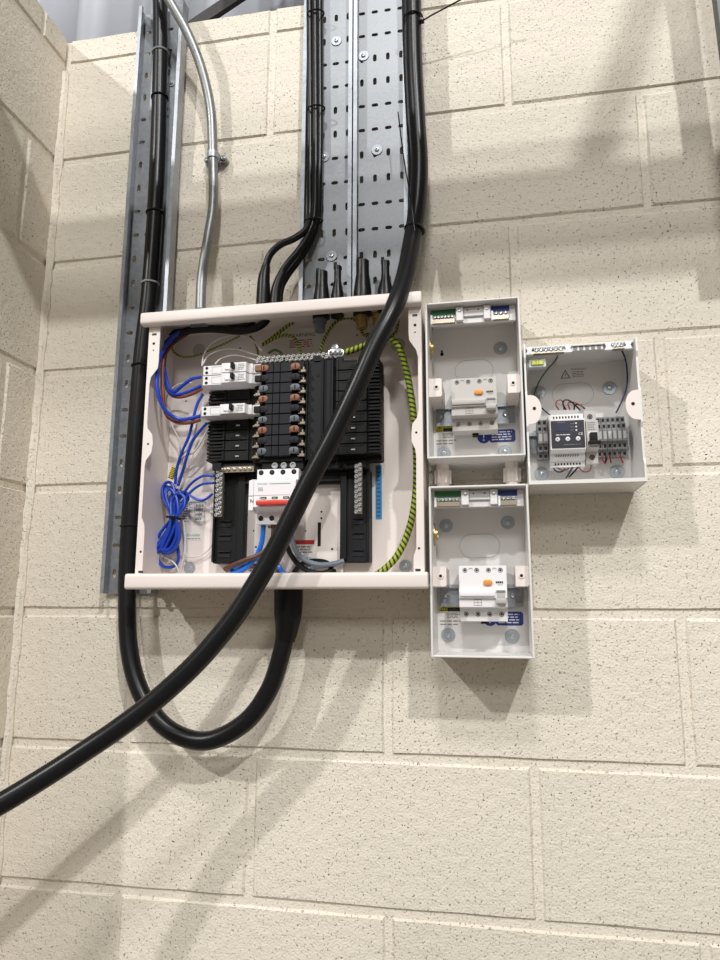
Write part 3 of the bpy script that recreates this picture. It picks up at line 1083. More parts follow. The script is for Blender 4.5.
# lower moulded carriers and backplate for the main switch
cr = thing('switch_mounting_frame', (.517, -.006, .512), 'black plastic side carriers and white backplate under the main switch', 'mounting frame')
obj('backplate', bbox(.428, .604, -.0165, -.0150, .508, .684), 'white_powder', cr, False)
obj('backplate_stand', box(bbox(.434, .444, -.015, -.0035, .512, .680), .588, .598, -.015, -.0035, .512, .680), 'white_powder', cr, False)
bm = new()
for x, z, r in ((.566, .618, .0018), (.566, .607, .0018), (.585, .555, .0020), (.589, .518, .0042), (.447, .588, .0014), (.539, .586, .0014), (.444, .520, .0014), (.452, .560, .0018), (.560, .665, .0018)):
    obj('backplate_hole', disc(new(), x, -.0163, z, r, .0005, 10), 'hole_dark', cr, False)
obj('backplate_slot', bbox(.5600, .5655, -.0168, -.0163, .560, .600), 'hole_dark', cr, False)
for x0, x1, edge in ((.380, .436, -1), (.602, .651, 1)):
    bm = new()
    box(bm, x0, x1, -.030, -.0035, .532, .686, .0015)
    xe0, xe1 = (x1 - .013, x1) if edge < 0 else (x0, x0 + .011)
    box(bm, xe0, xe1, -.0345, -.030, .536, .682, .0008)
    xo = x0 if edge < 0 else x1 - .004
    box(bm, xo, xo + .004, -.036, -.030, .534, .684, .0008)
    f = obj('side_carrier', bm, 'plastic_black' if edge < 0 else 'plastic_slate', cr, False)
    bm = new()
    for z in (.552, .580, .604):
        box(bm, x0 + .011 if edge < 0 else x1 - .028, x0 + .032 if edge < 0 else x1 - .010, -.0330, -.030, z - .0010, z + .0010)
        box(bm, x0 + .011 if edge < 0 else x1 - .028, x0 + .032 if edge < 0 else x1 - .010, -.0312, -.030, z - .010, z - .004)
    obj('rib', bm, 'plastic_dark', f, False)
    bm = new()
    for z in (.546, .562, .578, .592, .632, .645, .660):
        disc(bm, (xe0 + xe1) / 2, -.0344, z, .0018, .0004, 8)
    obj('carrier_hole', bm, 'hole_dark', f, False)
obj('bridge', box(bbox(.434, .606, -.030, -.0165, .664, .686, .0015), .436, .606, -.034, -.030, .667, .671), 'plastic_slate', cr, False)
# red-topped notice on the backplate
rl = obj('notice_label', bbox(.5195, .5545, -.0172, -.0165, .522, .5705), 'paper_white', cr, False)
obj('notice_header', bbox(.5195, .5545, -.0175, -.0172, .5635, .5705), 'red_label', rl, False)
print_lines(rl, .524, .552, .548, .5615, -.0172, 3, 'ink_grey', seed=11)
print_lines(rl, .524, .552, .526, .546, -.0172, 2, 'ink_grey', seed=12, fill=.2)


# ------------------------------------------------------------------ terminal bars
def terminal_bar(name, c, length, n, vertical, label, two=True, metal='nickel'):
    """Bar with a double row of clamp screws facing the room. c: centre."""
    t = thing(name, c, label, 'terminal bar')
    hw = .0062
    if vertical:
        obj('bar', bbox(c[0] - hw, c[0] + hw, c[1], c[1] + .008, c[2] - length / 2, c[2] + length / 2, .0008), metal, t, False)
    else:
        obj('bar', bbox(c[0] - length / 2, c[0] + length / 2, c[1], c[1] + .008, c[2] - hw, c[2] + hw, .0008), metal, t, False)
    me = mesh_of('clamp_screw', lathe(new(), (0, 0, 0), [(.0031, .001), (.0031, -.0036), (.0023, -.0042), (.0015, -.0042), (.0012, -.0024)], 10), 'tin')
    for k in range(n):
        s = -length / 2 + (k + .5) * length / n
        for o in ((-.0028, .0032) if two else (0,)):
            q = s + (.0018 if o > 0 else -.0014)
            put('clamp_screw', me, (c[0] + o, c[1], c[2] + q) if vertical else (c[0] + q, c[1], c[2] + o), t)
    return t


terminal_bar('neutral_bar', (.3955, -.050, .6505), .083, 10, True, 'upright neutral terminal bar with screws left of the main switch')
terminal_bar('neutral_bar', (.6355, -.050, .6505), .083, 10, True, 'upright neutral terminal bar with screws right of the diagonal cable')
eb = terminal_bar('earth_bar', (.5300, -.052, .8800), .150, 17, False, 'horizontal earth terminal bar with a row of screws above the busbars')
bm = new()
prism(bm, oval(.598, .882, .014, .0085), -.052, -.058, .0006)
prism(bm, oval(.5955, .8935, .0062, .0062), -.053, -.056, .0006)
obj('bar_lug', bm, 'tin', eb)
bm = new()
for x in (.590, .598, .606):
    lathe(bm, (x, -.058, .882), [(.0038, 0), (.0038, -.003), (.0020, -.0036), (.0012, -.002)], 12)
obj('lug_screw', bm, 'conduit_zinc', eb)
es = obj('earth_strip', bbox(.546, .634, -.030, -.026, .869, .876), 'lime_vial', eb, False)

# ------------------------------------------------------------------ plug-on breakers (left ways)
def rcbo(z, label):
    x0, x1 = .3705, .4590
    t = thing('circuit_breaker', (x0, -.045, z), label, 'circuit breaker', 'white breakers plugged on the left of the busbars')
    h = .0084
    bm = new()
    # stepped DIN outline in Y,X pulled through Z
    out = [(x0, -.032), (x0, -.080), (x0 + .0345, -.080), (x0 + .0365, -.0885), (x0 + .0800, -.0885), (x0 + .0825, -.078), (x0 + .0885, -.078), (x0 + .0885, -.032)]
    profile_z(bm, out, z - h, z + h)
    bmesh.ops.bevel(bm, geom=[e for e in bm.edges], offset=.0006, segments=1, affect='EDGES')
    obj('breaker_body', bm, 'device_white', t, False)
    bm = new()
    lathe(bm, (x0 + .0600 - .0065, -.0880, z), [(.0062, .002), (.0062, -.0014), (.0050, -.0022)], 16)
    box(bm, x0 + .0430, x0 + .0545, -.0905, -.0880, z - .0045, z + .0045, .0012)
    obj('toggle_seat', bm, 'device_bright', t)
    bm = bbox(x0 + .0555, x0 + .0610, -.0990, -.0880, z - .0040, z + .0060, .0012)
    obj('toggle', bm, 'plastic_black', t, False)
    bm = new()
    for dz in (.0042, -.0040):
        disc(bm, x0 + .0065, -.0799, z + dz, .0027, .0006, 12)
    obj('terminal_hole', bm, 'hole_dark', t, False)
    bm = new()
    box(bm, x0 + .0160, x0 + .0330, -.0803, -.0800, z + .0055, z + .0059)
    box(bm, x0 + .0160, x0 + .0330, -.0803, -.0800, z - .0060, z - .0056)
    box(bm, x0 + .0160, x0 + .0164, -.0803, -.0800, z - .0060, z + .0059)
    obj('printed_frame', bm, 'ink_grey', t, False)
    print_lines(t, x0 + .0660, x0 + .0790, z - .0055, z + .0060, -.0885, 4, 'ink_grey', seed=int(z * 1000))
    # jaw that grips the busbar
    obj('busbar_jaw', bbox(x0 + .0885, x0 + .1010, -.0740, -.046, z - .0080, z + .0080, .0006), 'device_white', t, False)
    obj('jaw_cover', bbox(x0 + .0915, x0 + .1035, -.0775, -.070, z - .0055, z + .0055, .001), 'copper' if z > .85 else 'plastic_black', t, False)
    return t


rcbo(ROW[0], 'white circuit breaker, topmost of the three, with a copper-coloured jaw')
rcbo(ROW[1], 'white circuit breaker directly under the topmost one')
rcbo(ROW[4], 'lone white circuit breaker below the stacked pair')

# ------------------------------------------------------------------ main switch with the red handle
IX0, IX1, IZ0, IZ1 = .4690, .5400, .5925, .6835
sw = thing('main_switch', ((IX0 + IX1) / 2, -.030, IZ0), 'white main switch with a wide red handle and green windows', 'switch')
bm = new()
prof = [(-.030, IZ0), (-.066, IZ0), (-.066, IZ0 + .0200), (-.0850, IZ0 + .0260), (-.0850, IZ0 + .0690), (-.0700, IZ0 + .0735), (-.0700, IZ1), (-.030, IZ1)]
profile_x(bm, prof, IX0, IX1, .0008)
obj('switch_body', bm, 'device_bright', sw, False)
bm = new()
prof = [(-.030, IZ0 + .020), (-.0842, IZ0 + .0210), (-.0842, IZ0 + .0700), (-.0700, IZ0 + .0745), (-.030, IZ0 + .0745)]
profile_x(bm, prof, IX0 - .0085, IX0 - .0006, .0006)
np_ = obj('neutral_pole', bm, 'device_bright', sw, False)
text('neutral_letter', 'N', .0086, IX0 - .0022, -.0853, IZ0 + .0360, 'ink', np_)
bm = new()
box(bm, IX0 - .0086, IX1 - .010, -.0853, -.0848, IZ0 + .0448, IZ0 + .0453)
box(bm, IX0 + .0105, IX0 + .0108, -.0853, -.0848, IZ0 + .026, IZ0 + .045)
obj('seam', bm, 'ink_grey', sw, False)
h = bbox(IX0 + .0085, IX1 - .0085, -.0990, -.0850, IZ0 + .0275, IZ0 + .0355, .0020, 2)
obj('red_handle', h, 'red_handle', sw)
for k in range(3):
    x = IX0 + .0120 + k * .0190
    w = obj('indicator_window', bbox(x, x + .0105, -.0860, -.0848, IZ0 + .0388, IZ0 + .0425, .0008), 'green_window', sw, False)
    obj('window_line', bbox(x + .002, x + .008, -.0863, -.0860, IZ0 + .0395, IZ0 + .0402), 'ink_white', w, False)
text('maker_text', 'Schneider', .0042, IX0 + .0150, -.0852, IZ0 + .0640, 'ink_green', sw)
obj('green_line', bbox(IX0 + .0270, IX1 - .0090, -.0853, -.0849, IZ0 + .0632, IZ0 + .0642), 'ink_green', sw, False)
print_lines(sw, IX0 + .008, IX0 + .018, IZ0 + .0515, IZ0 + .0585, -.0850, 3, 'ink_grey', seed=6)
print_lines(sw, IX0 + .010, IX1 - .012, IZ0 + .0362, IZ0 + .0378, -.0850, 1, 'ink_red', seed=7)
print_lines(sw, IX0 + .006, IX1 - .010, IZ0 + .0205, IZ0 + .0235, -.0705, 1, 'ink_grey', seed=16)
for z, y in ((IZ1 - .0055, -.0700), (IZ0 + .0100, -.0660)):
    for k in range(4):
        x = IX0 + .0070 + k * .0187
        s = obj('terminal_socket', lathe(new(), (x, y, z), [(.0042, .001), (.0042, -.0006), (.0033, -.0008), (.0028, .0)], 14), 'hole_dark', sw)
        obj('terminal_screw', lathe(new(), (x, y, z), [(.0022, .0004), (.0022, -.0007), (.0010, -.0008)], 10), 'screw_dark', s)
obj('clip', bbox(IX0 + .014, IX0 + .018, -.050, -.034, IZ0 - .004, IZ0), 'brass', sw, False)
obj('clip', bbox(IX0 + .035, IX0 + .039, -.050, -.034, IZ0 - .004, IZ0), 'brass', sw, False)


# ------------------------------------------------------------------ wires inside the main board
WG = 'loose wires in the left of the board'
wire('supply_wire', [(0.3626, -0.0700, 0.8498), (0.3452, -0.0680, 0.8479), (0.3245, -0.0620, 0.8383), (0.3091, -0.0600, 0.8289), (0.2972, -0.0560, 0.8400), (0.2862, -0.0500, 0.8665), (0.2788, -0.0460, 0.8964), (0.2830, -0.0440, 0.9232), (0.3043, -0.0420, 0.9415), (0.3289, -0.0420, 0.9473)], .0030, 'wire_blue', 'blue wire from the topmost breaker pair, upper of two curling together', WG)
wire('supply_wire', [(0.3633, -0.0700, 0.8336), (0.3417, -0.0660, 0.8271), (0.3215, -0.0620, 0.8240), (0.3046, -0.0580, 0.8262), (0.2923, -0.0540, 0.8427), (0.2792, -0.0480, 0.8713), (0.2729, -0.0440, 0.8975), (0.2779, -0.0420, 0.9281), (0.3030, -0.0400, 0.9481), (0.3289, -0.0420, 0.9473)], .0030, 'wire_blue', 'blue wire curling under its twin from the second breaker', WG)
wire('supply_wire', [(0.3645, -0.0680, 0.8288), (0.3447, -0.0640, 0.8221), (0.3245, -0.0600, 0.8190), (0.3056, -0.0560, 0.8231), (0.2916, -0.0520, 0.8379), (0.2824, -0.0460, 0.8662), (0.2795, -0.0420, 0.8996), (0.2858, -0.0380, 0.9253), (0.3072, -0.0360, 0.9437), (0.3289, -0.0420, 0.9473)], .0028, 'wire_rust', 'reddish brown wire below the blue pair at the second breaker', WG)
wire('supply_wire', [(0.3639, -0.0700, 0.7802), (0.3450, -0.0680, 0.7773), (0.3239, -0.0660, 0.7779), (0.3050, -0.0780, 0.7898), (0.2947, -0.0880, 0.8158), (0.2900, -0.0880, 0.8500), (0.2878, -0.0800, 0.8818), (0.2918, -0.0580, 0.9211), (0.3116, -0.0460, 0.9470), (0.3289, -0.0420, 0.9473)], .0034, 'wire_blue', 'thick blue wire bowing out along the left side from the lone breaker', WG)
wire('supply_wire', [(0.3634, -0.0680, 0.7737), (0.3399, -0.0640, 0.7706), (0.3157, -0.0600, 0.7746), (0.2993, -0.0660, 0.7880), (0.2939, -0.0700, 0.8195), (0.2889, -0.0660, 0.8573), (0.2858, -0.0580, 0.8935), (0.2879, -0.0380, 0.9233), (0.3102, -0.0340, 0.9423), (0.3289, -0.0420, 0.9473)], .0030, 'wire_rust', 'reddish brown wire following the thick blue one from the lone breaker', WG)
wire('cable_sheath', [(0.2928, -0.0450, 0.9298), (0.3071, -0.0440, 0.9424), (0.3293, -0.0430, 0.9488), (0.3726, -0.0420, 0.9479), (0.4198, -0.0420, 0.9407), (0.4537, -0.0440, 0.9448), (0.4724, -0.0460, 0.9594), (0.4798, -0.0480, 0.9803)], .0070, 'boot_black', 'lower black cable sheath where the blue wires emerge under the board top')
wire('cable_sheath', [(0.2849, -0.0340, 0.9422), (0.3018, -0.0340, 0.9544), (0.3324, -0.0340, 0.9618), (0.3785, -0.0340, 0.9583), (0.4272, -0.0380, 0.9549), (0.4532, -0.0440, 0.9636), (0.4614, -0.0480, 0.9818)], .0066, 'boot_black', 'upper black cable sheath along the inside of the board top')
wire('neutral_lead', [(0.3641, -0.0620, 0.8217), (0.3530, -0.0600, 0.8031), (0.3460, -0.0580, 0.7772), (0.3373, -0.0520, 0.7506), (0.3220, -0.0440, 0.7246), (0.3103, -0.0360, 0.6982), (0.3052, -0.0300, 0.6710)], .0026, 'wire_blue', 'blue lead from below the second breaker down to the coiled bundle', WG)
wire('neutral_lead', [(0.3728, -0.0600, 0.7701), (0.3572, -0.0560, 0.7559), (0.3424, -0.0500, 0.7402), (0.3316, -0.0440, 0.7171), (0.3217, -0.0360, 0.6943), (0.3110, -0.0300, 0.6673)], .0027, 'wire_blue', 'blue lead from below the lone breaker down to the coiled bundle', WG)
wire('neutral_lead', [(0.3844, -0.0480, 0.6794), (0.3627, -0.0440, 0.6809), (0.3422, -0.0380, 0.6721), (0.3281, -0.0340, 0.6591), (0.3158, -0.0300, 0.6460)], .0023, 'wire_blue', 'topmost blue lead looping from the left neutral bar', WG)
wire('neutral_lead', [(0.3840, -0.0480, 0.6673), (0.3633, -0.0440, 0.6669), (0.3446, -0.0380, 0.6597), (0.3296, -0.0320, 0.6488), (0.3172, -0.0280, 0.6374)], .0023, 'wire_blue', 'second blue lead looping from the left neutral bar', WG)
wire('neutral_lead', [(0.3822, -0.0460, 0.6487), (0.3655, -0.0420, 0.6394), (0.3491, -0.0380, 0.6421), (0.3312, -0.0320, 0.6523), (0.3180, -0.0280, 0.6568)], .0023, 'wire_blue', 'lowest blue lead sagging from the left neutral bar', WG)
wire('functional_earth', [(0.3657, -0.0600, 0.8078), (0.3542, -0.0560, 0.7809), (0.3471, -0.0500, 0.7578), (0.3318, -0.0420, 0.7318), (0.3150, -0.0360, 0.7159), (0.3046, -0.0320, 0.6992), (0.2980, -0.0280, 0.6823)], .0016, 'wire_white', 'thin white wire threaded beside the blue leads to the marker sleeve', WG)
wire('functional_earth', [(0.3742, -0.0580, 0.7617), (0.3607, -0.0500, 0.7430), (0.3433, -0.0420, 0.7242), (0.3242, -0.0360, 0.7191), (0.3118, -0.0320, 0.7061), (0.3016, -0.0280, 0.6857)], .0016, 'wire_white', 'thin white wire from under the lone breaker to the marker sleeve', WG)
wire('functional_earth', [(0.3617, -0.0660, 0.8711), (0.3574, -0.0500, 0.8991), (0.3672, -0.0400, 0.9227), (0.3870, -0.0340, 0.9349), (0.4154, -0.0300, 0.9401), (0.4398, -0.0340, 0.9256), (0.4638, -0.0480, 0.8983)], .0014, 'wire_white', 'tall thin white wire arching above the topmost breaker', WG)
wire('functional_earth', [(0.3625, -0.0640, 0.8754), (0.3650, -0.0500, 0.8949), (0.3837, -0.0420, 0.9077), (0.4120, -0.0380, 0.9092), (0.4397, -0.0420, 0.8984), (0.4648, -0.0500, 0.8865)], .0014, 'wire_white', 'low thin white wire arching above the topmost breaker', WG)
wire('functional_earth', [(0.3830, -0.0600, 0.8755), (0.3913, -0.0500, 0.8895), (0.4110, -0.0440, 0.8959), (0.4333, -0.0440, 0.8907), (0.4540, -0.0500, 0.8818)], .0013, 'wire_white', 'short thin white wire just over the topmost breaker', WG)
wire('functional_earth', [(0.3373, -0.0500, 0.8469), (0.3119, -0.0440, 0.8484), (0.2905, -0.0380, 0.8386), (0.2820, -0.0340, 0.8198), (0.2852, -0.0300, 0.7949), (0.2940, -0.0260, 0.7734), (0.3047, -0.0220, 0.7520), (0.3068, -0.0200, 0.7304), (0.3030, -0.0220, 0.7120)], .0015, 'wire_white', 'thin white wire hooping round the blue wires beside the breakers', WG)
wire('functional_earth', [(0.2693, -0.0160, 0.8201), (0.2650, -0.0160, 0.7922), (0.2652, -0.0160, 0.7550), (0.2615, -0.0160, 0.7184), (0.2551, -0.0160, 0.6640), (0.2612, -0.0180, 0.6100), (0.2708, -0.0200, 0.5604), (0.2895, -0.0220, 0.5444), (0.3097, -0.0240, 0.5321), (0.3201, -0.0200, 0.5083)], .0015, 'wire_white', 'long thin white wire hanging down the left side of the board', WG)
wire('functional_earth', [(0.3177, -0.0180, 0.6088), (0.3228, -0.0180, 0.5825), (0.3227, -0.0180, 0.5478), (0.3175, -0.0160, 0.5222), (0.3183, -0.0160, 0.5067)], .0014, 'wire_white', 'thin white wire dropping below the tied bundle', WG)
wire('functional_earth', [(0.3081, -0.0120, 0.5606), (0.3237, -0.0120, 0.5465), (0.3423, -0.0120, 0.5446), (0.3603, -0.0120, 0.5530), (0.3716, -0.0140, 0.5648)], .0012, 'wire_white', 'thin white wire running right along the panel under the maker label', WG)
wire('brown_lead', [(0.2629, -0.0100, 0.8469), (0.2683, -0.0080, 0.8036), (0.2709, -0.0080, 0.7567), (0.2720, -0.0080, 0.7013), (0.2722, -0.0080, 0.6649)], .0024, 'wire_brown', 'brown lead hanging straight behind the white wire at the left', WG)
wire('earth_lead', [(0.2807, -0.0200, 0.9325), (0.2844, -0.0180, 0.9195), (0.3016, -0.0160, 0.9095), (0.3250, -0.0160, 0.9099), (0.3536, -0.0160, 0.9194), (0.3847, -0.0180, 0.9299), (0.4125, -0.0220, 0.9397)], .0018, 'wire_earth_small', 'green and yellow lead sagging across the upper left corner', WG)

# tied bundle of spare blue wire
bd = thing('wire_bundle', [(0.3026, -0.0200, 0.5255)][0], 'coiled bundle of bright blue spare wire tied in the middle', 'wire bundle')
loops = [
    [(0.3065, -0.0300, 0.6111), (0.2953, -0.0320, 0.6286), (0.2838, -0.0300, 0.6503), (0.2819, -0.0280, 0.6667), (0.2908, -0.0280, 0.6753), (0.3006, -0.0280, 0.6679), (0.3065, -0.0300, 0.6462), (0.3069, -0.0320, 0.6213), (0.3043, -0.0320, 0.6005), (0.2933, -0.0300, 0.5800), (0.2767, -0.0280, 0.5597), (0.2688, -0.0260, 0.5496), (0.2654, -0.0240, 0.5584), (0.2730, -0.0260, 0.5738), (0.2878, -0.0280, 0.5943), (0.3083, -0.0340, 0.6123)],
    [(0.3102, -0.0340, 0.6105), (0.3186, -0.0340, 0.6278), (0.3262, -0.0320, 0.6419), (0.3285, -0.0300, 0.6527), (0.3199, -0.0280, 0.6567), (0.3102, -0.0300, 0.6461), (0.3058, -0.0340, 0.6246), (0.3025, -0.0360, 0.6000), (0.2936, -0.0340, 0.5762), (0.2864, -0.0320, 0.5558), (0.2931, -0.0300, 0.5507), (0.3058, -0.0300, 0.5540), (0.3171, -0.0320, 0.5674), (0.3208, -0.0340, 0.5844), (0.3152, -0.0360, 0.6033)],
    [(0.3028, -0.0260, 0.6099), (0.2900, -0.0260, 0.6384), (0.2842, -0.0240, 0.6584), (0.2902, -0.0220, 0.6675), (0.3031, -0.0240, 0.6561), (0.3090, -0.0260, 0.6326), (0.3094, -0.0280, 0.6078), (0.3144, -0.0280, 0.5834), (0.3127, -0.0260, 0.5628), (0.2994, -0.0240, 0.5511), (0.2832, -0.0220, 0.5566), (0.2823, -0.0220, 0.5740), (0.2933, -0.0240, 0.5946), (0.3037, -0.0280, 0.6097)],
    [(0.3139, -0.0380, 0.6117), (0.3268, -0.0360, 0.6291), (0.3250, -0.0340, 0.6469), (0.3117, -0.0340, 0.6525), (0.3023, -0.0360, 0.6384), (0.3055, -0.0400, 0.6134), (0.3032, -0.0400, 0.5892), (0.2941, -0.0380, 0.5689), (0.2901, -0.0360, 0.5572), (0.3030, -0.0360, 0.5570), (0.3141, -0.0380, 0.5721), (0.3177, -0.0400, 0.5924), (0.3130, -0.0400, 0.6115)],
    [(0.3024, -0.0220, 0.6157), (0.3086, -0.0220, 0.6403), (0.3107, -0.0200, 0.6547), (0.3028, -0.0200, 0.6621), (0.2951, -0.0220, 0.6477), (0.2997, -0.0240, 0.6155), (0.2983, -0.0220, 0.5877), (0.2800, -0.0200, 0.5638), (0.2746, -0.0180, 0.5431), (0.2837, -0.0160, 0.5293), (0.3006, -0.0160, 0.5274), (0.3121, -0.0180, 0.5376), (0.3119, -0.0200, 0.5599), (0.3076, -0.0220, 0.5876), (0.3056, -0.0240, 0.6084)],
    [(0.3113, -0.0360, 0.6085), (0.2989, -0.0360, 0.6315), (0.2912, -0.0340, 0.6530), (0.2972, -0.0320, 0.6620), (0.3102, -0.0340, 0.6473), (0.3162, -0.0360, 0.6206), (0.3112, -0.0380, 0.5928), (0.3005, -0.0360, 0.5690), (0.2930, -0.0340, 0.5539), (0.3041, -0.0340, 0.5520), (0.3156, -0.0360, 0.5620), (0.3211, -0.0380, 0.5788), (0.3182, -0.0380, 0.5995)],
    [(0.3055, -0.0280, 0.6114), (0.3196, -0.0280, 0.6268), (0.3289, -0.0260, 0.6445), (0.3230, -0.0260, 0.6517), (0.3114, -0.0280, 0.6411), (0.3061, -0.0300, 0.6181), (0.2980, -0.0300, 0.5956), (0.2816, -0.0280, 0.5717), (0.2703, -0.0260, 0.5565), (0.2743, -0.0260, 0.5512), (0.2876, -0.0280, 0.5647), (0.3020, -0.0300, 0.5903)],
    [(0.3055, -0.0200, 0.6106), (0.2948, -0.0200, 0.6356), (0.2756, -0.0180, 0.6578), (0.2787, -0.0180, 0.6703), (0.2953, -0.0200, 0.6605), (0.3054, -0.0220, 0.6297), (0.3054, -0.0220, 0.5946), (0.2983, -0.0200, 0.5705), (0.2925, -0.0180, 0.5568), (0.3016, -0.0180, 0.5602), (0.3089, -0.0200, 0.5808)],
]
for k, p in enumerate(loops):
    obj('wire_loop', tube(new(), p, .0028, 8, 6), 'wire_blue', bd)
tc = [(0.3069, -0.0310, 0.6110)][0]
bm = new()
a = [(tc[0] + .0125 * math.cos(t), tc[1] + .0135 * math.sin(t), tc[2] - .002 * math.cos(t)) for t in [2 * math.pi * j / 20 for j in range(21)]]
tube(bm, a, .0019, 6, 1, smooth=False)
box(bm, tc[0] + .004, tc[0] + .010, tc[1] - .0165, tc[1] - .0125, tc[2] - .0045, tc[2] + .0015, .0006)
obj('tie', bm, 'cable_black', bd)
ms = [(0.3055, -0.0340, 0.7005), (0.3009, -0.0330, 0.6902), (0.2972, -0.0320, 0.6798)]
tag(obj('marker_sleeve', tube(new(), ms, .0050, 10, 4), 'marker_sleeve'), 'yellow and black striped marker sleeve above the blue bundle', 'marker sleeve')

# tails under the main switch
wire('switch_tail', [(0.4773, -0.0550, 0.5979), (0.4769, -0.0550, 0.5814), (0.4745, -0.0540, 0.5633), (0.4666, -0.0520, 0.5439), (0.4543, -0.0500, 0.5294), (0.4376, -0.0460, 0.5182), (0.4240, -0.0420, 0.5152), (0.4189, -0.0360, 0.5205), (0.4268, -0.0320, 0.5290), (0.4428, -0.0280, 0.5358), (0.4596, -0.0260, 0.5391), (0.4771, -0.0260, 0.5406), (0.4913, -0.0260, 0.5305), (0.5038, -0.0260, 0.5155), (0.5128, -0.0260, 0.5006)], .0043, 'wire_blue_bright', 'bright blue tail looping from the first pole of the main switch')
wire('switch_tail', [(0.4945, -0.0550, 0.5976), (0.4952, -0.0560, 0.5826), (0.4934, -0.0570, 0.5661), (0.4855, -0.0580, 0.5530), (0.4704, -0.0580, 0.5426), (0.4493, -0.0560, 0.5356), (0.4266, -0.0500, 0.5280), (0.4080, -0.0420, 0.5219)], .0043, 'wire_brown', 'brown tail bending left from the second pole of the main switch')
wire('switch_tail', [(0.5116, -0.0550, 0.5972), (0.5126, -0.0540, 0.5776), (0.5187, -0.0500, 0.5533), (0.5316, -0.0460, 0.5322), (0.5476, -0.0420, 0.5193), (0.5668, -0.0380, 0.5145), (0.5826, -0.0340, 0.5163), (0.5866, -0.0300, 0.5246), (0.5754, -0.0260, 0.5330), (0.5528, -0.0240, 0.5350), (0.5357, -0.0240, 0.5302), (0.5239, -0.0240, 0.5187), (0.5173, -0.0240, 0.5039)], .0043, 'boot_black', 'black tail looping right from the third pole of the main switch')
wire('switch_tail', [(0.5245, -0.0550, 0.5937), (0.5257, -0.0520, 0.5710), (0.5318, -0.0480, 0.5500), (0.5462, -0.0440, 0.5355), (0.5676, -0.0420, 0.5281), (0.5905, -0.0400, 0.5288), (0.6096, -0.0360, 0.5338)], .0043, 'wire_grey', 'grey tail sweeping right from the last pole of the main switch')
wire('switch_tail', [(0.6062, -0.0200, 0.5348), (0.5830, -0.0220, 0.5283), (0.5592, -0.0220, 0.5252), (0.5422, -0.0220, 0.5187), (0.5288, -0.0220, 0.5040)], .0040, 'wire_grey', 'lower grey tail lying along the bottom of the board')
wire('switch_tail', [(0.4020, -0.0220, 0.5213), (0.4260, -0.0200, 0.5263), (0.4544, -0.0200, 0.5278), (0.4755, -0.0200, 0.5276), (0.4897, -0.0200, 0.5191), (0.4988, -0.0200, 0.5042)], .0038, 'wire_brown', 'lower brown tail crossing behind the blue loop')

# earthing
wire('earth_conductor', [(0.6136, -0.0580, 0.8827), (0.6273, -0.0580, 0.8854), (0.6444, -0.0580, 0.8913), (0.6665, -0.0580, 0.8986), (0.6869, -0.0580, 0.9024), (0.7017, -0.0560, 0.8916), (0.7110, -0.0520, 0.8680), (0.7186, -0.0480, 0.8341), (0.7246, -0.0460, 0.7931), (0.7290, -0.0460, 0.7454), (0.7309, -0.0460, 0.6952), (0.7295, -0.0460, 0.6492), (0.7234, -0.0460, 0.6055), (0.7126, -0.0460, 0.5687), (0.6979, -0.0460, 0.5403), (0.6801, -0.0460, 0.5214), (0.6607, -0.0460, 0.5073), (0.6478, -0.0460, 0.4931)], .0056, 'wire_earth', 'thick green and yellow earth conductor curving down the right side', seg=12)
EG = 'small earth leads under the board top'
wire('earth_lead', [(0.5348, -0.0500, 0.8819), (0.5292, -0.0440, 0.9026), (0.5187, -0.0400, 0.9214), (0.5017, -0.0380, 0.9289), (0.4829, -0.0360, 0.9255), (0.4659, -0.0340, 0.9182), (0.4586, -0.0340, 0.9149)], .0030, 'wire_earth_small', 'green and yellow lead hooping over the left half of the earth bar', EG)
wire('earth_lead', [(0.5666, -0.0500, 0.8817), (0.5701, -0.0440, 0.9035), (0.5790, -0.0380, 0.9288), (0.5921, -0.0340, 0.9479), (0.6077, -0.0320, 0.9549), (0.6236, -0.0320, 0.9518), (0.6347, -0.0340, 0.9373), (0.6411, -0.0400, 0.9199), (0.6543, -0.0460, 0.9112)], .0028, 'wire_earth_small', 'green and yellow lead arching high over the right half of the earth bar', EG)
wire('earth_lead', [(0.4572, -0.0300, 0.9166), (0.4747, -0.0280, 0.9292), (0.5001, -0.0280, 0.9479), (0.5242, -0.0300, 0.9621), (0.5384, -0.0360, 0.9734)], .0034, 'wire_earth_small', 'green and yellow lead slanting up to the left glands', EG)
wire('earth_lead', [(0.7003, -0.0300, 0.9595), (0.6999, -0.0280, 0.9386), (0.6949, -0.0300, 0.9218), (0.6836, -0.0360, 0.9130), (0.6670, -0.0400, 0.9162), (0.6463, -0.0400, 0.9195)], .0026, 'wire_earth_small', 'green and yellow lead dropping behind the thick cable at the top right', EG)
wire('earth_lead', [(0.5070, -0.0520, 0.8758), (0.4989, -0.0440, 0.8919), (0.4847, -0.0400, 0.9017), (0.4721, -0.0400, 0.8970)], .0022, 'wire_green', 'short dark green lead at the left of the earth bar', EG)
wire('earth_lead', [(0.4314, -0.0220, 0.9384), (0.4412, -0.0220, 0.9245), (0.4495, -0.0280, 0.9029), (0.4523, -0.0400, 0.8836)], .0020, 'wire_earth_small', 'short green and yellow lead left of the earth bar', EG)
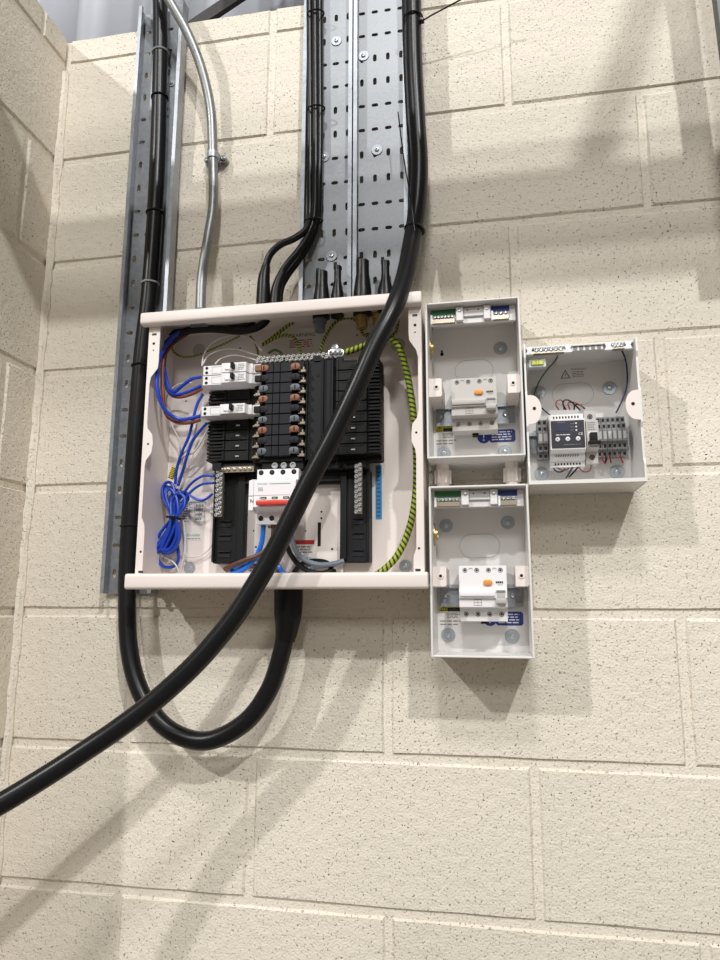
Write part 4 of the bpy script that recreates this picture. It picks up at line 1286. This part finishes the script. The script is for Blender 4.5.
for lab, p, w, m in (('brass gland thread hanging under the board top, left of the thick cable', [(0.6402, -0.0450, 0.9505)][0], .010, 'brass'), ('second brass gland thread under the board top, touching the thick cable', [(0.6679, -0.0450, 0.9538)][0], .009, 'brass'), ('grey gland body under the board top above the warning label', [(0.5662, -0.0450, 0.9507)][0], .010, 'wire_grey')):
    bm = lathe(new(), (p[0], -.045, .9495), [(w * 1.25, 0), (w * 1.25, -.005), (w, -.005), (w * .95, -.009), (w, -.010), (w * .95, -.0125), (w, -.014), (w * .9, -.022), (w * .5, -.022)], 12, 'z')
    tag(obj('gland_thread', bm, m), lab, 'cable gland', 'glands under the board top')


# ------------------------------------------------------------------ residual current device, four modules wide
def rcd(x0, z0, label):
    w, h = .072, .084
    x1 = x0 + w
    t = thing('residual_current_device', (x0 + w / 2, -.014, z0), label, 'circuit breaker', 'devices in the two small enclosures')
    bm = new()
    prof = [(-.0150, z0), (-.0480, z0), (-.0480, z0 + .0200), (-.0640, z0 + .0215), (-.0640, z0 + .0340), (-.0680, z0 + .0350), (-.0680, z0 + .0470), (-.0640, z0 + .0480), (-.0610, z0 + h), (-.0150, z0 + h)]
    profile_x(bm, prof, x0, x1, .0005)
    obj('device_body', bm, 'device_grey' if z0 > .6 else 'device_white', t, False)
    obj('shutter', bbox(x0 + .001, x1 - .018, -.0710, -.0675, z0 + .0375, z0 + .0465, .0015, 2), 'device_grey' if z0 > .6 else 'device_bright', t)
    tg = obj('toggle', bbox(x1 - .0175, x1 - .0015, -.0780, -.0635, z0 + .0270, z0 + .0350, .0015, 2), 'device_grey', t)
    obj('toggle_recess', bbox(x1 - .0155, x1 - .0035, -.0690, -.0675, z0 + .0350, z0 + .0470, .0006), 'terminal_light', tg, False)
    obj('recess_line', bbox(x1 - .0160, x1 - .0030, -.0700, -.0675, z0 + .0440, z0 + .0465), 'terminal_grey', tg, False)
    bm = new()
    prism(bm, oval(x0 + .0435, z0 + .0585, .0068, .0042, 20), -.062, -.0670, .0010)
    obj('test_button', bm, 'orange_button', t)
    print_lines(t, x1 - .0165, x1 - .0050, z0 + .0570, z0 + .0605, -.0636, 1, 'ink', seed=3, fill=.8)
    print_lines(t, x1 - .0140, x1 - .0060, z0 + .0545, z0 + .0557, -.0640, 1, 'ink_grey', seed=3)
    bm = new()
    for k in range(3):
        box(bm, x0 + .022, x0 + .034, -.0645, -.0639, z0 + .0240 + k * .0042, z0 + .0244 + k * .0042)
    for k in range(3):
        box(bm, x0 + .022 + k * .0056, x0 + .0224 + k * .0056, -.0645, -.0639, z0 + .0240, z0 + .0326)
    obj('circuit_diagram', bm, 'ink_grey', t, False)
    for z, y in ((z0 + .0770, -.0616), (z0 + .0110, -.0480)):
        for k in range(4):
            x = x0 + .0095 + k * .0178
            s = obj('terminal_socket', lathe(new(), (x, y, z), [(.0036, .002), (.0036, -.0004), (.0030, -.0006), (.0026, .0005)], 14), 'hole_dark', t)
            obj('terminal_screw', lathe(new(), (x, y, z), [(.0020, .0010), (.0020, -.0003), (.0009, -.0004)], 10), 'screw_dark', s)
    bm = new()
    for k in (0, 2):
        for z, y in ((z0 + .0785, -.0618), (z0 + .0105, -.0480)):
            x = x0 + .0095 + k * .0178 + .0089
            a = [(x - .0026 * math.cos(q), y - .0002, z + .0020 * math.sin(q)) for q in [j * math.pi / 8 for j in range(9)]]
            tube(bm, a, .0003, 5, 1, smooth=False)
    obj('terminal_arc', bm, 'ink_grey', t)
    obj('release_clip', bbox(x0 + .031, x0 + .041, -.030, -.016, z0 - .0040, z0, .0006), 'plastic_black', t, False)
    return t


def small_enclosure(x0, z0, h, label, mat_box, dy_l, full_label):
    w, d, th = .1480, .100, .0032
    x1, z1 = x0 + w, z0 + h
    t = thing('small_enclosure', (x0 + w / 2, 0, z0), label, 'enclosure', 'small open enclosures')
    obj('back_panel', bbox(x0, x1, -.0040, -.0005, z0, z1), mat_box, t, False)
    for a in ((x0, x0 + th, z0, z1), (x1 - th, x1, z0, z1)):
        obj('side_wall', bbox(a[0], a[1], -d, -.0040, a[2], a[3], .0008), mat_box, t, False)
    for a in ((z0, z0 + th), (z1 - th, z1)):
        obj('end_wall', bbox(x0 + th, x1 - th, -d, -.0040, a[0], a[1], .0008), mat_box, t, False)
    # round knockout outline on the back panel
    cx, cz = x0 + w / 2 - .001, z0 + .170
    o1 = oval(cx, cz, .0325, .0195, 40)
    o2 = oval(cx, cz, .0317, .0187, 40)
    bm = new()
    a = [bm.verts.new((p[0], -.0045, p[1])) for p in o1]
    b = [bm.verts.new((p[0], -.0045, p[1])) for p in o2]
    c = [bm.verts.new((p[0], -.0040, p[1])) for p in o1]
    e = [bm.verts.new((p[0], -.0040, p[1])) for p in o2]
    n = len(o1)
    for i in range(n):
        j = (i + 1) % n
        bm.faces.new((a[i], a[j], b[j], b[i]))
        bm.faces.new((a[i], c[i], c[j], a[j]))
        bm.faces.new((b[i], b[j], e[j], e[i]))
    bmesh.ops.recalc_face_normals(bm, faces=bm.faces[:])
    obj('knockout_ring', bm, 'device_grey', t, False)
    for dx, dz, yes in ((.0195, .204, full_label), (.1185, .207, True), (.0195, .0285, True), (.1195, .0275, True)):
        if yes:
            washer_screw(t, x0 + dx, z0 + dz, -.0040, .0112)
        else:
            k = obj('keyhole', prism(new(), oval(x0 + dx, z0 + dz, .0055, .0055), -.0040, -.0046), mat_box, t)
            obj('keyhole_slot', prism(prism(new(), oval(x0 + dx, z0 + dz - .0015, .0030, .0030), -.0044, -.0049), [(x0 + dx - .0014, z0 + dz), (x0 + dx + .0014, z0 + dz), (x0 + dx + .0014, z0 + dz + .0060), (x0 + dx - .0014, z0 + dz + .0060)], -.0044, -.0049), 'hole_dark', k, False)
    # cover lugs
    for a, b, hx in ((x0 + th, x0 + .0235, x0 + .0150), (x1 - .0225, x1 - th, x1 - .0140)):
        bm = new()
        zz = z0 + .103
        prism(bm, [(a, zz), (b - .002, zz), (b, zz + .002), (b, zz + .028), (b - .002, zz + .030), (a, zz + .030)], -.0040, -.0860)
        lg = obj('cover_lug', bm, 'white_powder', t, False)
        obj('lug_boss', lathe(new(), (hx, -.0860, zz + .0155), [(.0042, 0), (.0042, -.0012), (.0026, -.0012), (.0022, -.0006)], 14), 'white_powder', lg)
        obj('lug_hole', disc(new(), hx, -.0868, zz + .0155, .0022, .0006, 10), 'hole_dark', lg, False)
    # DIN rail
    bm = new()
    rz = z0 + .0905
    profile_x(bm, [(-.0060, rz - .0125), (-.0060, rz + .0125), (-.0135, rz + .0125), (-.0135, rz + .0175), (-.0145, rz + .0175), (-.0145, rz + .0115), (-.0072, rz + .0115), (-.0072, rz - .0115), (-.0145, rz - .0115), (-.0145, rz - .0175), (-.0135, rz - .0175), (-.0135, rz - .0125)], x0 + .008, x1 - .010)
    rl_ = obj('din_rail', bm, 'galvanised_bright', t, False)
    for dx in (.0170, .1220):
        obj('rail_screw', lathe(new(), (x0 + dx, -.0072, rz), [(.0042, 0), (.0042, -.0012), (.0028, -.0026), (.0010, -.0020)], 12), 'tin', rl_)
    # terminal carrier along the top
    zt = z1 - .0025
    tb = obj('terminal_carrier', box(box(bbox(x0 + .0060, x1 - .0060, -0.0800, -0.0740, zt - .0285, zt - .0010, .0010), x0 + .0485, x0 + .0600, -0.0880, -0.0800, zt - .0260, zt - .0020, .0010), x0 + .0920, x0 + .1030, -0.0880, -0.0800, zt - .0260, zt - .0020, .0010), 'device_white', t, False)
    obj('carrier_bridge', bbox(x0 + .060, x0 + .092, -0.0840, -0.0800, zt - .0180, zt - .0030, .0010), 'device_white', tb, False)
    obj('carrier_bracket', bbox(x0 + .0060, x1 - .0060, -0.0800, -.0040, zt - .0030, zt - .0010), 'device_white', tb, False)
    bm = new()
    for dx in (.0670, .0840):
        disc(bm, x0 + dx, -0.0839, zt - .0075, .0012, .0004, 8)
    obj('carrier_hole', bm, 'hole_dark', tb, False)
    for dx in (.0545, .0975):
        obj('carrier_screw', lathe(new(), (x0 + dx, -0.0880, zt - .0090), [(.0024, 0), (.0024, -.001), (.0010, -.0014)], 10), 'tin', tb)
    for a, b, m, n in ((.0075, .0475, 'green_label', 6), (.1040, .1325, 'blue_label', 3)):
        obj('earth_label' if n == 6 else 'neutral_label', bbox(x0 + a, x0 + b, -0.0812, -0.0800, zt - .0120, zt - .0035), m, tb, False)
        br_ = obj('terminal_strip', bbox(x0 + a + .001, x0 + b - .001, -0.0845, -0.0800, zt - .0270, zt - .0190, .0006), 'nickel', tb, False)
        bm = new()
        box(bm, x0 + a, x0 + a + .0030, -0.0860, -0.0800, zt - .0275, zt - .0125)
        for k in range(n):
            x = x0 + a + .0045 + (k + .5) * (b - a - .007) / n
            obj('terminal_screw', lathe(new(), (x, -0.0830, zt - .0162), [(.0027, .003), (.0027, -.0026), (.0018, -.0032), (.0010, -.0018)], 10), 'tin', br_)
        obj('strip_end', bm, 'device_bright', br_, False)
    # stickers
    yl = obj('warning_label', bbox(x0 + .0060, x0 + .0430, -.0046, -.0040, z0 + .0655, z0 + .0790), 'yellow_label', t, False)
    bm = prism(new(), [(x0 + .0075, z0 + .0665), (x0 + .0185, z0 + .0665), (x0 + .0130, z0 + .0775)], -.0045, -.0049)
    obj('warning_triangle', bm, 'ink', yl, False)
    obj('triangle_field', prism(new(), [(x0 + .0095, z0 + .0678), (x0 + .0165, z0 + .0678), (x0 + .0130, z0 + .0752)], -.0048, -.0051), 'yellow_label', yl, False)
    bm = new()
    box(bm, x0 + .0129 - .0007, x0 + .0129 + .0007, -.0052, -.0050, z0 + .0690, z0 + .0728)
    obj('warning_bolt', bm, 'ink', yl, False)
    obj('label_band', bbox(x0 + .0190, x0 + .0430, -.0049, -.0045, z0 + .0655, z0 + .0715), 'ink', yl, False)
    nl = obj('notice_label', bbox(x0 + .0060, x0 + .0430, -.0044, -.0040, z0 + .0420, z0 + .0655), 'paper_white', t, False)
    print_lines(nl, x0 + .0070, x0 + .0420, z0 + .0425, z0 + .0530, -.0044, 2, 'ink_grey', seed=21, fill=.35)
    print_lines(nl, x0 + .0180, x0 + .0400, z0 + .0545, z0 + .0640, -.0044, 4, 'ink_grey', seed=22)
    bl = obj('mandatory_label', prism(new(), [(x0 + dx, z0 + dz) for dx, dz in ((.0980, .044), (.1345, .044), (.1375, .047), (.1375, .0625), (.1345, .0655), (.0980, .0655), (.0950, .0625), (.0950, .047))], -.0040, -.0046), 'blue_label', t, False)
    print_lines(bl, x0 + .0990, x0 + .1350, z0 + .0465, z0 + .0635, -.0046, 4, 'ink_white', seed=25, fill=.42)
    bc = obj('mandatory_sign', disc(new(), x0 + .0860, -.0040, z0 + .0535, .0105, .0007, 22), 'blue_label', t)
    bm = bbox(x0 + .0851, x0 + .0869, -.0049, -.0046, z0 + .0520, z0 + .0600)
    disc(bm, x0 + .0860, -.0046, z0 + .0485, .0013, .0004, 10)
    obj('exclamation_mark', bm, 'ink_white', bc, False)
    # brass gland let into the left side
    gz = z0 + (.185 if full_label else .196)
    g = obj('side_gland', lathe(new(), (x0 + th, -.052, gz), [(.0150, 0), (.0150, .0022), (.0095, .0022), (.0095, .0060), (.0070, .0060), (.0060, .001)], 18, 'x'), 'brass', t)
    obj('gland_plate', lathe(new(), (x0 + th, -.052, gz), [(.0185, 0), (.0185, .0010)], 18, 'x'), 'galvanised', g)
    return t


small_enclosure(.7530, .6850, .2550, 'upper of the two small open enclosures beside the board', 'enclosure_grey', 0, False)
small_enclosure(.7545, .3880, .2540, 'lower of the two small open enclosures beside the board', 'enclosure_grey', 0, True)
rcd(.7900, .7400, 'grey four pole device with orange test button in the upper enclosure')
rcd(.7955, .4390, 'grey four pole device with orange test button in the lower enclosure')

# couplers joining the two enclosures
for lab, x0, x1 in (('left white coupler joining the two small enclosures', .7620, .7845), ('right white coupler joining the two small enclosures', .8700, .8930)):
    t = thing('coupler', ((x0 + x1) / 2, -.05, .641), lab, 'coupler', 'couplers between the small enclosures')
    r = (x1 - x0) / 2
    cxm = (x0 + x1) / 2
    obj('sleeve', lathe(new(), (cxm, -.050, .6410), [(r * .92, .0), (r * .92, .012), (r, .012), (r, .035), (r * .92, .035), (r * .92, .0470)], 18, 'z'), 'white_powder', t)
    bm = new()
    for k in range(6):
        a = k * math.pi / 3
        box(bm, cxm + r * math.cos(a) - .0022, cxm + r * math.cos(a) + .0022, -.050 + r * math.sin(a) - .0022, -.050 + r * math.sin(a) + .0022, .6535, .6755, .0006)
    obj('grip_rib', bm, 'white_powder', t, False)

# ------------------------------------------------------------------ third enclosure with the controller
CX0, CX1, CZ0, CZ1 = .9040, 1.0710, .6400, .8610
en = thing('control_enclosure', ((CX0 + CX1) / 2, 0, CZ0), 'open light grey enclosure on the right housing a small controller', 'enclosure')
th = .003
obj('back_panel', bbox(CX0, CX1, -.0040, -.0005, CZ0, CZ1), 'enclosure_grey', en, False)
for a in ((CX0, CX0 + th), (CX1 - th, CX1)):
    bm = new()
    prof = [(-.0040, CZ0), (-.1000, CZ0), (-.1000, CZ0 + .028), (-.0950, CZ0 + .036), (-.0950, CZ0 + .082), (-.0990, CZ0 + .090), (-.0990, CZ0 + .138), (-.0950, CZ0 + .146), (-.0950, CZ1 - .030), (-.0990, CZ1 - .022), (-.0990, CZ1), (-.0040, CZ1)]
    profile_x(bm, prof, a[0], a[1])
    obj('side_wall', bm, 'enclosure_grey', en, False)
obj('end_wall', bbox(CX0 + th, CX1 - th, -.1000, -.0040, CZ0, CZ0 + th, .0006), 'enclosure_grey', en, False)
obj('end_wall', bbox(CX0 + th, CX1 - th, -.0850, -.0040, CZ1 - th, CZ1, .0006), 'enclosure_grey', en, False)
bm = bbox(CX0 + .0005, CX1 - .0005, -.1006, -.0985, CZ0 + .0004, CZ0 + .0060)
obj('front_lip', bm, 'enclosure_grey', en, False)
for x, s in ((CX0 + th, 1), (CX1 - th, -1)):
    zc = .756
    a = [(x, zc - .023)] + [(x + s * (.0055 + .0145 * math.cos(q)), zc + .0225 * math.sin(q)) for q in [(-90 + k * 15) * math.pi / 180 for k in range(13)]] + [(x, zc + .023)]
    e = obj('cover_ear', prism(new(), a if s > 0 else list(reversed(a)), -.0970, -.0990, 0), 'white_powder', en, False)
    obj('ear_hole', lathe(new(), (x + s * .0095, -.0989, zc + .0015), [(.0026, 0), (.0026, -.0006), (.0014, -.0006)], 12), 'hole_dark', e)
for p in [(0.9305, -0.0050, 0.8115), (1.0428, -0.0050, 0.8120), (0.9295, -0.0050, 0.6733), (1.0461, -0.0050, 0.6727)]:
    washer_screw(en, p[0], p[2], -.0040, .0112)
o1, o2 = oval(.9850, .8050, .0330, .0190, 40), oval(.9850, .8050, .0322, .0182, 40)
bm = new()
a = [bm.verts.new((p[0], -.0045, p[1])) for p in o1]
b = [bm.verts.new((p[0], -.0045, p[1])) for p in o2]
c = [bm.verts.new((p[0], -.0040, p[1])) for p in o1]
e = [bm.verts.new((p[0], -.0040, p[1])) for p in o2]
for i in range(40):
    j = (i + 1) % 40
    bm.faces.new((a[i], a[j], b[j], b[i]))
    bm.faces.new((a[i], c[i], c[j], a[j]))
    bm.faces.new((b[i], b[j], e[j], e[i]))
bmesh.ops.recalc_face_normals(bm, faces=bm.faces[:])
obj('knockout_ring', bm, 'device_grey', en, False)
# warning print on the back panel
tr_ = obj('warning_triangle', prism(new(), [(.9665, .8325), (.9830, .8325), (.9748, .8480)], -.0040, -.0044), 'ink_grey', en, False)
obj('triangle_field', prism(new(), [(.9695, .8340), (.9800, .8340), (.9748, .8442)], -.0043, -.0046), 'enclosure_grey', tr_, False)
obj('warning_bolt', prism(new(), [(.9752, .8425), (.9738, .8385), (.9750, .8385), (.9744, .8345), (.9762, .8392), (.9749, .8392)], -.0045, -.0048), 'ink', tr_, False)
text('warning_text', 'WARNING', .0050, .9965, -.0043, .8472, 'ink_grey', en)
print_lines(en, .9860, 1.0080, .8335, .8445, -.0040, 4, 'ink_grey', seed=33, fill=.4)
# terminal rows along the top
cb = obj('terminal_comb', box(bbox(.9620, 1.0420, -0.0820, -0.0780, 0.8508, 0.8613, .0006), .9600, 1.0440, -0.0800, -.0040, 0.8562, .8579), 'device_white', en, False)
bm = new()
for k in range(6):
    box(bm, .9800 + k * .0088, .9858 + k * .0088, -0.0824, -0.0816, 0.8513, 0.8583)
obj('comb_gap', bm, 'terminal_grey', cb, False)
for x0, x1, n, m in ((.9095, .9755, 6, 'yellow_label'), (1.0270, 1.0640, 3, 'blue_label')):
    t_ = obj('terminal_strip', bbox(x0 + .004, x1 - .004, -0.0870, -0.0780, 0.8483, 0.8528, .0006), 'nickel', en, False)
    obj('strip_label', bbox(x0 + .004, x1 - .004, -0.0800, -0.0780, 0.8563, 0.8623), m, t_, False)
    bm = new()
    for xe in (x0 + .004, x1 - .004):
        bm = new()
        prism(bm, [(xe - .006, 0.8478), (xe + .006, 0.8478), (xe + .003, 0.8538), (xe + .006, 0.8598), (xe - .006, 0.8598), (xe - .003, 0.8538)], -0.0780, -0.0875)
        obj('strip_end', bm, 'device_bright', t_, False)
    bm = new()
    for k in range(n):
        x = x0 + .0110 + (k + .5) * (x1 - x0 - .0220) / n
        obj('terminal_screw', lathe(new(), (x, -0.0830, 0.8548), [(.0040, .004), (.0040, -.0045), (.0028, -.0052), (.0012, -.0024)], 10), 'tin', t_)
# spirit level vial
lv = thing('spirit_level', (.9245, -.062, .8330), 'small lime coloured level vial under the left terminals of the right enclosure', 'spirit level')
obj('vial_block', bbox(.9118, .9390, -.0760, -.0640, .8300, .8440, .0010), 'clear_cover', lv, False)
obj('vial', bbox(.9160, .9350, -.0785, -.0755, .8330, .8415, .0012), 'lime_vial', lv, False)
for x in (.9232, .9274):
    obj('vial_mark', bbox(x, x + .0005, -.0788, -.0784, .8330, .8415), 'ink', lv, False)
obj('level_bracket', bbox(.9096, .9130, -.0700, -.0040, .8320, .8420), 'enclosure_grey', lv, False)
# DIN rail
bm = new()
rz = .7230
profile_x(bm, [(-.0060, rz - .0125), (-.0060, rz + .0125), (-.0135, rz + .0125), (-.0135, rz + .0175), (-.0145, rz + .0175), (-.0145, rz + .0115), (-.0072, rz + .0115), (-.0072, rz - .0115), (-.0145, rz - .0115), (-.0145, rz - .0175), (-.0135, rz - .0175), (-.0135, rz - .0125)], CX0 + .006, CX1 - .006)
obj('din_rail', bm, 'galvanised_bright', en, False)


# terminal blocks: two left, six right
def tblock(x, w, label):
    t = thing('terminal_block', (x + w / 2, -.0145, .690), label, 'terminal block', 'grey rail terminal blocks in the right enclosure')
    bm = new()
    profile_x(bm, [(-.0150, .6925), (-.0340, .6925), (-.0340, .7010), (-.0400, .7030), (-.0400, .7130), (-.0460, .7150), (-.0460, .7330), (-.0400, .7350), (-.0400, .7440), (-.0340, .7460), (-.0340, .7560), (-.0150, .7560)], x + .0002, x + w - .0004)
    obj('block_body', bm, 'terminal_grey', t, False)
    for z, y in ((.6965, -.0340), (.7080, -.0400), (.7395, -.0400), (.7510, -.0340)):
        obj('wire_entry', bbox(x + .0016, x + w - .0018, y - .0004, y + .001, z - .0026, z + .0026), 'hole_dark', t, False)
    bm = bbox(x + .0012, x + w - .0014, -.0466, -.0458, .7180, .7300)
    obj('marker_tag', bm, 'terminal_light', t, False)
    return t


for i, x in enumerate((.9235, .9315)):
    tblock(x, .0078, ('first', 'second')[i] + ' of two grey terminal blocks left of the controller')
for i in range(6):
    tblock(1.0140 + i * .0073, .0072, ('first', 'second', 'third', 'fourth', 'fifth', 'last')[i] + ' of six grey terminal blocks right of the controller, counted from it')

# controller module with a dark face
KX0, KX1, KZ0, KZ1 = .9405, .9935, .6760, .7610
km = thing('controller_module', ((KX0 + KX1) / 2, -.0145, KZ0), 'grey rail controller with dark display face and three round buttons', 'controller')
bm = new()
profile_x(bm, [(-.0150, KZ0), (-.0420, KZ0), (-.0420, KZ0 + .0090), (-.0500, KZ0 + .0110), (-.0500, KZ0 + .0200), (-.0650, KZ0 + .0235), (-.0650, KZ0 + .0720), (-.0500, KZ0 + .0735), (-.0500, KZ1 - .002), (-.0150, KZ1)], KX0, KX1, .0006)
obj('module_body', bm, 'device_white', km, False)
fc = obj('display_face', bbox(KX0 + .0020, KX1 - .0015, -.0662, -.0648, KZ0 + .0255, KZ0 + .0690, .0005), 'display_face', km, False)
obj('display_window', bbox(KX0 + .0090, KX0 + .0280, -.0667, -.0660, KZ0 + .0520, KZ0 + .0640), 'display_window', fc, False)
for k in range(3):
    x = KX0 + .0110 + k * .0152
    bt_ = obj('button', lathe(new(), (x, -.0661, KZ0 + .0395), [(.0035, 0), (.0035, -.0010), (.0028, -.0015)], 16), 'ink_white', fc)
    obj('button_mark', bbox(x - .0008, x + .0008, -.0679, -.0675, KZ0 + .0385, KZ0 + .0405), 'ink_grey', bt_, False)
for k in range(3):
    z = KZ0 + .0640 - k * .0055
    obj('indicator', disc(new(), KX0 + .0395, -.0661, z, .0014, .0006, 10), 'ink_white', fc)
print_lines(fc, KX0 + .0310, KX0 + .0375, KZ0 + .0510, KZ0 + .0660, -.0662, 3, 'ink_grey', seed=41, fill=.15)
print_lines(fc, KX0 + .0120, KX0 + .0260, KZ0 + .0655, KZ0 + .0672, -.0662, 1, 'ink_grey', seed=42)
print_lines(fc, KX0 + .0090, KX0 + .0300, KZ0 + .0455, KZ0 + .0475, -.0662, 1, 'ink_white', seed=43, fill=.6)
text('ce_mark', 'CE', .0058, KX0 + .0455, -.0664, KZ0 + .0470, 'ink_white', fc)
print_lines(fc, KX0 + .0200, KX0 + .0480, KZ0 + .0300, KZ0 + .0315, -.0662, 1, 'ink_grey', seed=44)
bm = new()
for k in range(9):
    x = KX0 + .0070 + k * .0046
    box(bm, x, x + .0022, -.0505, -.0498, KZ1 - .0085, KZ1 - .0050)
    box(bm, x, x + .0022, -.0425, -.0418, KZ0 + .0035, KZ0 + .0065)
obj('terminal_hole', bm, 'hole_dark', km, False)
bm = new()
for k in range(10):
    x = KX0 + .0080 + k * .0036
    q = [(x, KZ0 + .0150), (x + .0012, KZ0 + .0150), (x + .0026, KZ0 + .0185), (x + .0014, KZ0 + .0185)]
    prism(bm, q, -.0500, -.0506)
obj('vent_slot', bm, 'ink', km, False)

# single pole breaker
BX0, BX1, BZ0, BZ1 = .9945, 1.0125, .6790, .7630
mc = thing('miniature_breaker', ((BX0 + BX1) / 2, -.0145, BZ0), 'single pole white breaker with black toggle beside the controller', 'circuit breaker')
bm = new()
profile_x(bm, [(-.0150, BZ0), (-.0480, BZ0), (-.0480, BZ0 + .0190), (-.0680, BZ0 + .0215), (-.0680, BZ0 + .0640), (-.0480, BZ0 + .0665), (-.0480, BZ1), (-.0150, BZ1)], BX0, BX1, .0006)
obj('breaker_body', bm, 'device_grey', mc, False)
tw = obj('toggle_well', bbox(BX0 + .0020, BX1 - .0020, -.0690, -.0678, BZ0 + .0250, BZ0 + .0460, .0005), 'device_white', mc, False)
obj('toggle', bbox(BX0 + .0035, BX1 - .0035, -.0790, -.0680, BZ0 + .0290, BZ0 + .0430, .0012, 2), 'hole_dark', mc)
obj('toggle_foot', bbox(BX0 + .0010, BX1 + .0010, -.0800, -.0680, BZ0 + .0255, BZ0 + .0300, .0012, 2), 'hole_dark', mc)
for z in (BZ0 + .0100, BZ1 - .0090):
    s = obj('terminal_socket', lathe(new(), ((BX0 + BX1) / 2, -.0480, z), [(.0040, .001), (.0040, -.0005), (.0032, -.0007), (.0026, .0003)], 14), 'hole_dark', mc)
    obj('terminal_screw', lathe(new(), ((BX0 + BX1) / 2, -.0480, z), [(.0022, .0004), (.0022, -.0004), (.0010, -.0005)], 10), 'screw_dark', s)
print_lines(mc, BX0 + .0020, BX1 - .0040, BZ0 + .0480, BZ0 + .0620, -.0680, 4, 'ink_grey', seed=51)

# control wiring
CG = 'control wires in the right enclosure'
wire('control_wire', [(0.9618, -0.0480, 0.8598), (0.9542, -0.0400, 0.8497), (0.9436, -0.0300, 0.8403), (0.9325, -0.0220, 0.8266), (0.9238, -0.0200, 0.8072), (0.9196, -0.0240, 0.7859), (0.9234, -0.0300, 0.7706)], .0011, 'wire_green', 'dark green wire curving from the top terminals to the left blocks', CG)
wire('control_wire', [(1.0560, -0.0500, 0.8611), (1.0619, -0.0460, 0.8473), (1.0644, -0.0420, 0.8287), (1.0638, -0.0380, 0.8071), (1.0585, -0.0360, 0.7883), (1.0516, -0.0360, 0.7740), (1.0449, -0.0360, 0.7613)], .0013, 'wire_navy', 'navy blue wire curving down from the top right terminals', CG)
wire('control_wire', [(0.9577, -0.0460, 0.7678), (0.9533, -0.0480, 0.7756), (0.9552, -0.0480, 0.7821), (0.9613, -0.0480, 0.7834), (0.9642, -0.0480, 0.7783), (0.9654, -0.0460, 0.7674)], .0010, 'wire_red', 'red wire hoop on top of the controller, left of the black ones', CG)
wire('control_wire', [(0.9684, -0.0460, 0.7672), (0.9639, -0.0500, 0.7761), (0.9672, -0.0500, 0.7825), (0.9747, -0.0500, 0.7805), (0.9836, -0.0480, 0.7724), (0.9899, -0.0440, 0.7667)], .0012, 'boot_black', 'longer black wire arching over the controller top', CG)
wire('control_wire', [(0.9745, -0.0460, 0.7669), (0.9717, -0.0480, 0.7763), (0.9764, -0.0480, 0.7793), (0.9839, -0.0480, 0.7773), (0.9944, -0.0460, 0.7708)], .0010, 'wire_red', 'red wire running right above the controller top', CG)
wire('control_wire', [(0.9808, -0.0440, 0.7672), (0.9824, -0.0460, 0.7747), (0.9900, -0.0460, 0.7743), (0.9975, -0.0440, 0.7680)], .0011, 'boot_black', 'short black wire right above the controller top', CG)
wire('control_wire', [(0.9453, -0.0400, 0.6839), (0.9465, -0.0380, 0.6746), (0.9526, -0.0360, 0.6700), (0.9604, -0.0340, 0.6717), (0.9658, -0.0300, 0.6803)], .0011, 'wire_navy', 'navy wire hoop under the controller, leftmost', CG)
wire('control_wire', [(0.9498, -0.0400, 0.6837), (0.9525, -0.0400, 0.6756), (0.9586, -0.0380, 0.6726), (0.9679, -0.0360, 0.6742), (0.9716, -0.0340, 0.6825)], .0010, 'wire_rust', 'rust coloured wire hoop under the controller', CG)
wire('control_wire', [(0.9785, -0.0400, 0.6827), (0.9736, -0.0400, 0.6749), (0.9675, -0.0360, 0.6647), (0.9649, -0.0300, 0.6611)], .0013, 'wire_navy', 'navy wire slanting down from the middle of the controller', CG)
wire('control_wire', [(0.9907, -0.0400, 0.6854), (0.9843, -0.0400, 0.6777), (0.9768, -0.0360, 0.6692), (0.9695, -0.0300, 0.6625)], .0013, 'boot_black', 'black wire slanting down from under the single pole breaker', CG)
wire('control_wire', [(0.9694, -0.0340, 0.6682), (0.9710, -0.0300, 0.6625), (0.9697, -0.0260, 0.6584)], .0010, 'wire_yellow', 'tiny yellow wire end under the controller', CG)
wire('control_wire', [(0.9831, -0.0400, 0.6841), (0.9855, -0.0400, 0.6729), (0.9930, -0.0380, 0.6683), (1.0009, -0.0360, 0.6715), (1.0029, -0.0360, 0.6810), (1.0004, -0.0360, 0.6891)], .0010, 'wire_red', 'red wire loop hanging under the single pole breaker', CG)
wire('control_wire', [(1.0198, -0.0300, 0.7009), (1.0202, -0.0340, 0.6904), (1.0245, -0.0320, 0.6827), (1.0285, -0.0280, 0.6897)], .0011, 'wire_red', 'red wire leaving the first right terminal block', CG)
wire('control_wire', [(1.0258, -0.0300, 0.7006), (1.0261, -0.0340, 0.6902), (1.0247, -0.0300, 0.6815)], .0011, 'boot_black', 'black wire leaving the second right terminal block', CG)
wire('control_wire', [(1.0334, -0.0300, 0.7020), (1.0322, -0.0340, 0.6915), (1.0338, -0.0300, 0.6827)], .0012, 'wire_red', 'red wire pointing straight down from the third right terminal block', CG)
wire('control_wire', [(1.0454, -0.0300, 0.7031), (1.0471, -0.0340, 0.6926), (1.0516, -0.0300, 0.6821)], .0014, 'wire_red', 'thick red wire slanting right below the last terminal blocks', CG)
wire('control_wire', [(0.9287, -0.0400, 0.7626), (0.9304, -0.0440, 0.7730), (0.9364, -0.0440, 0.7678), (0.9436, -0.0460, 0.7603)], .0011, 'boot_black', 'short black link from the left blocks to the controller', CG)
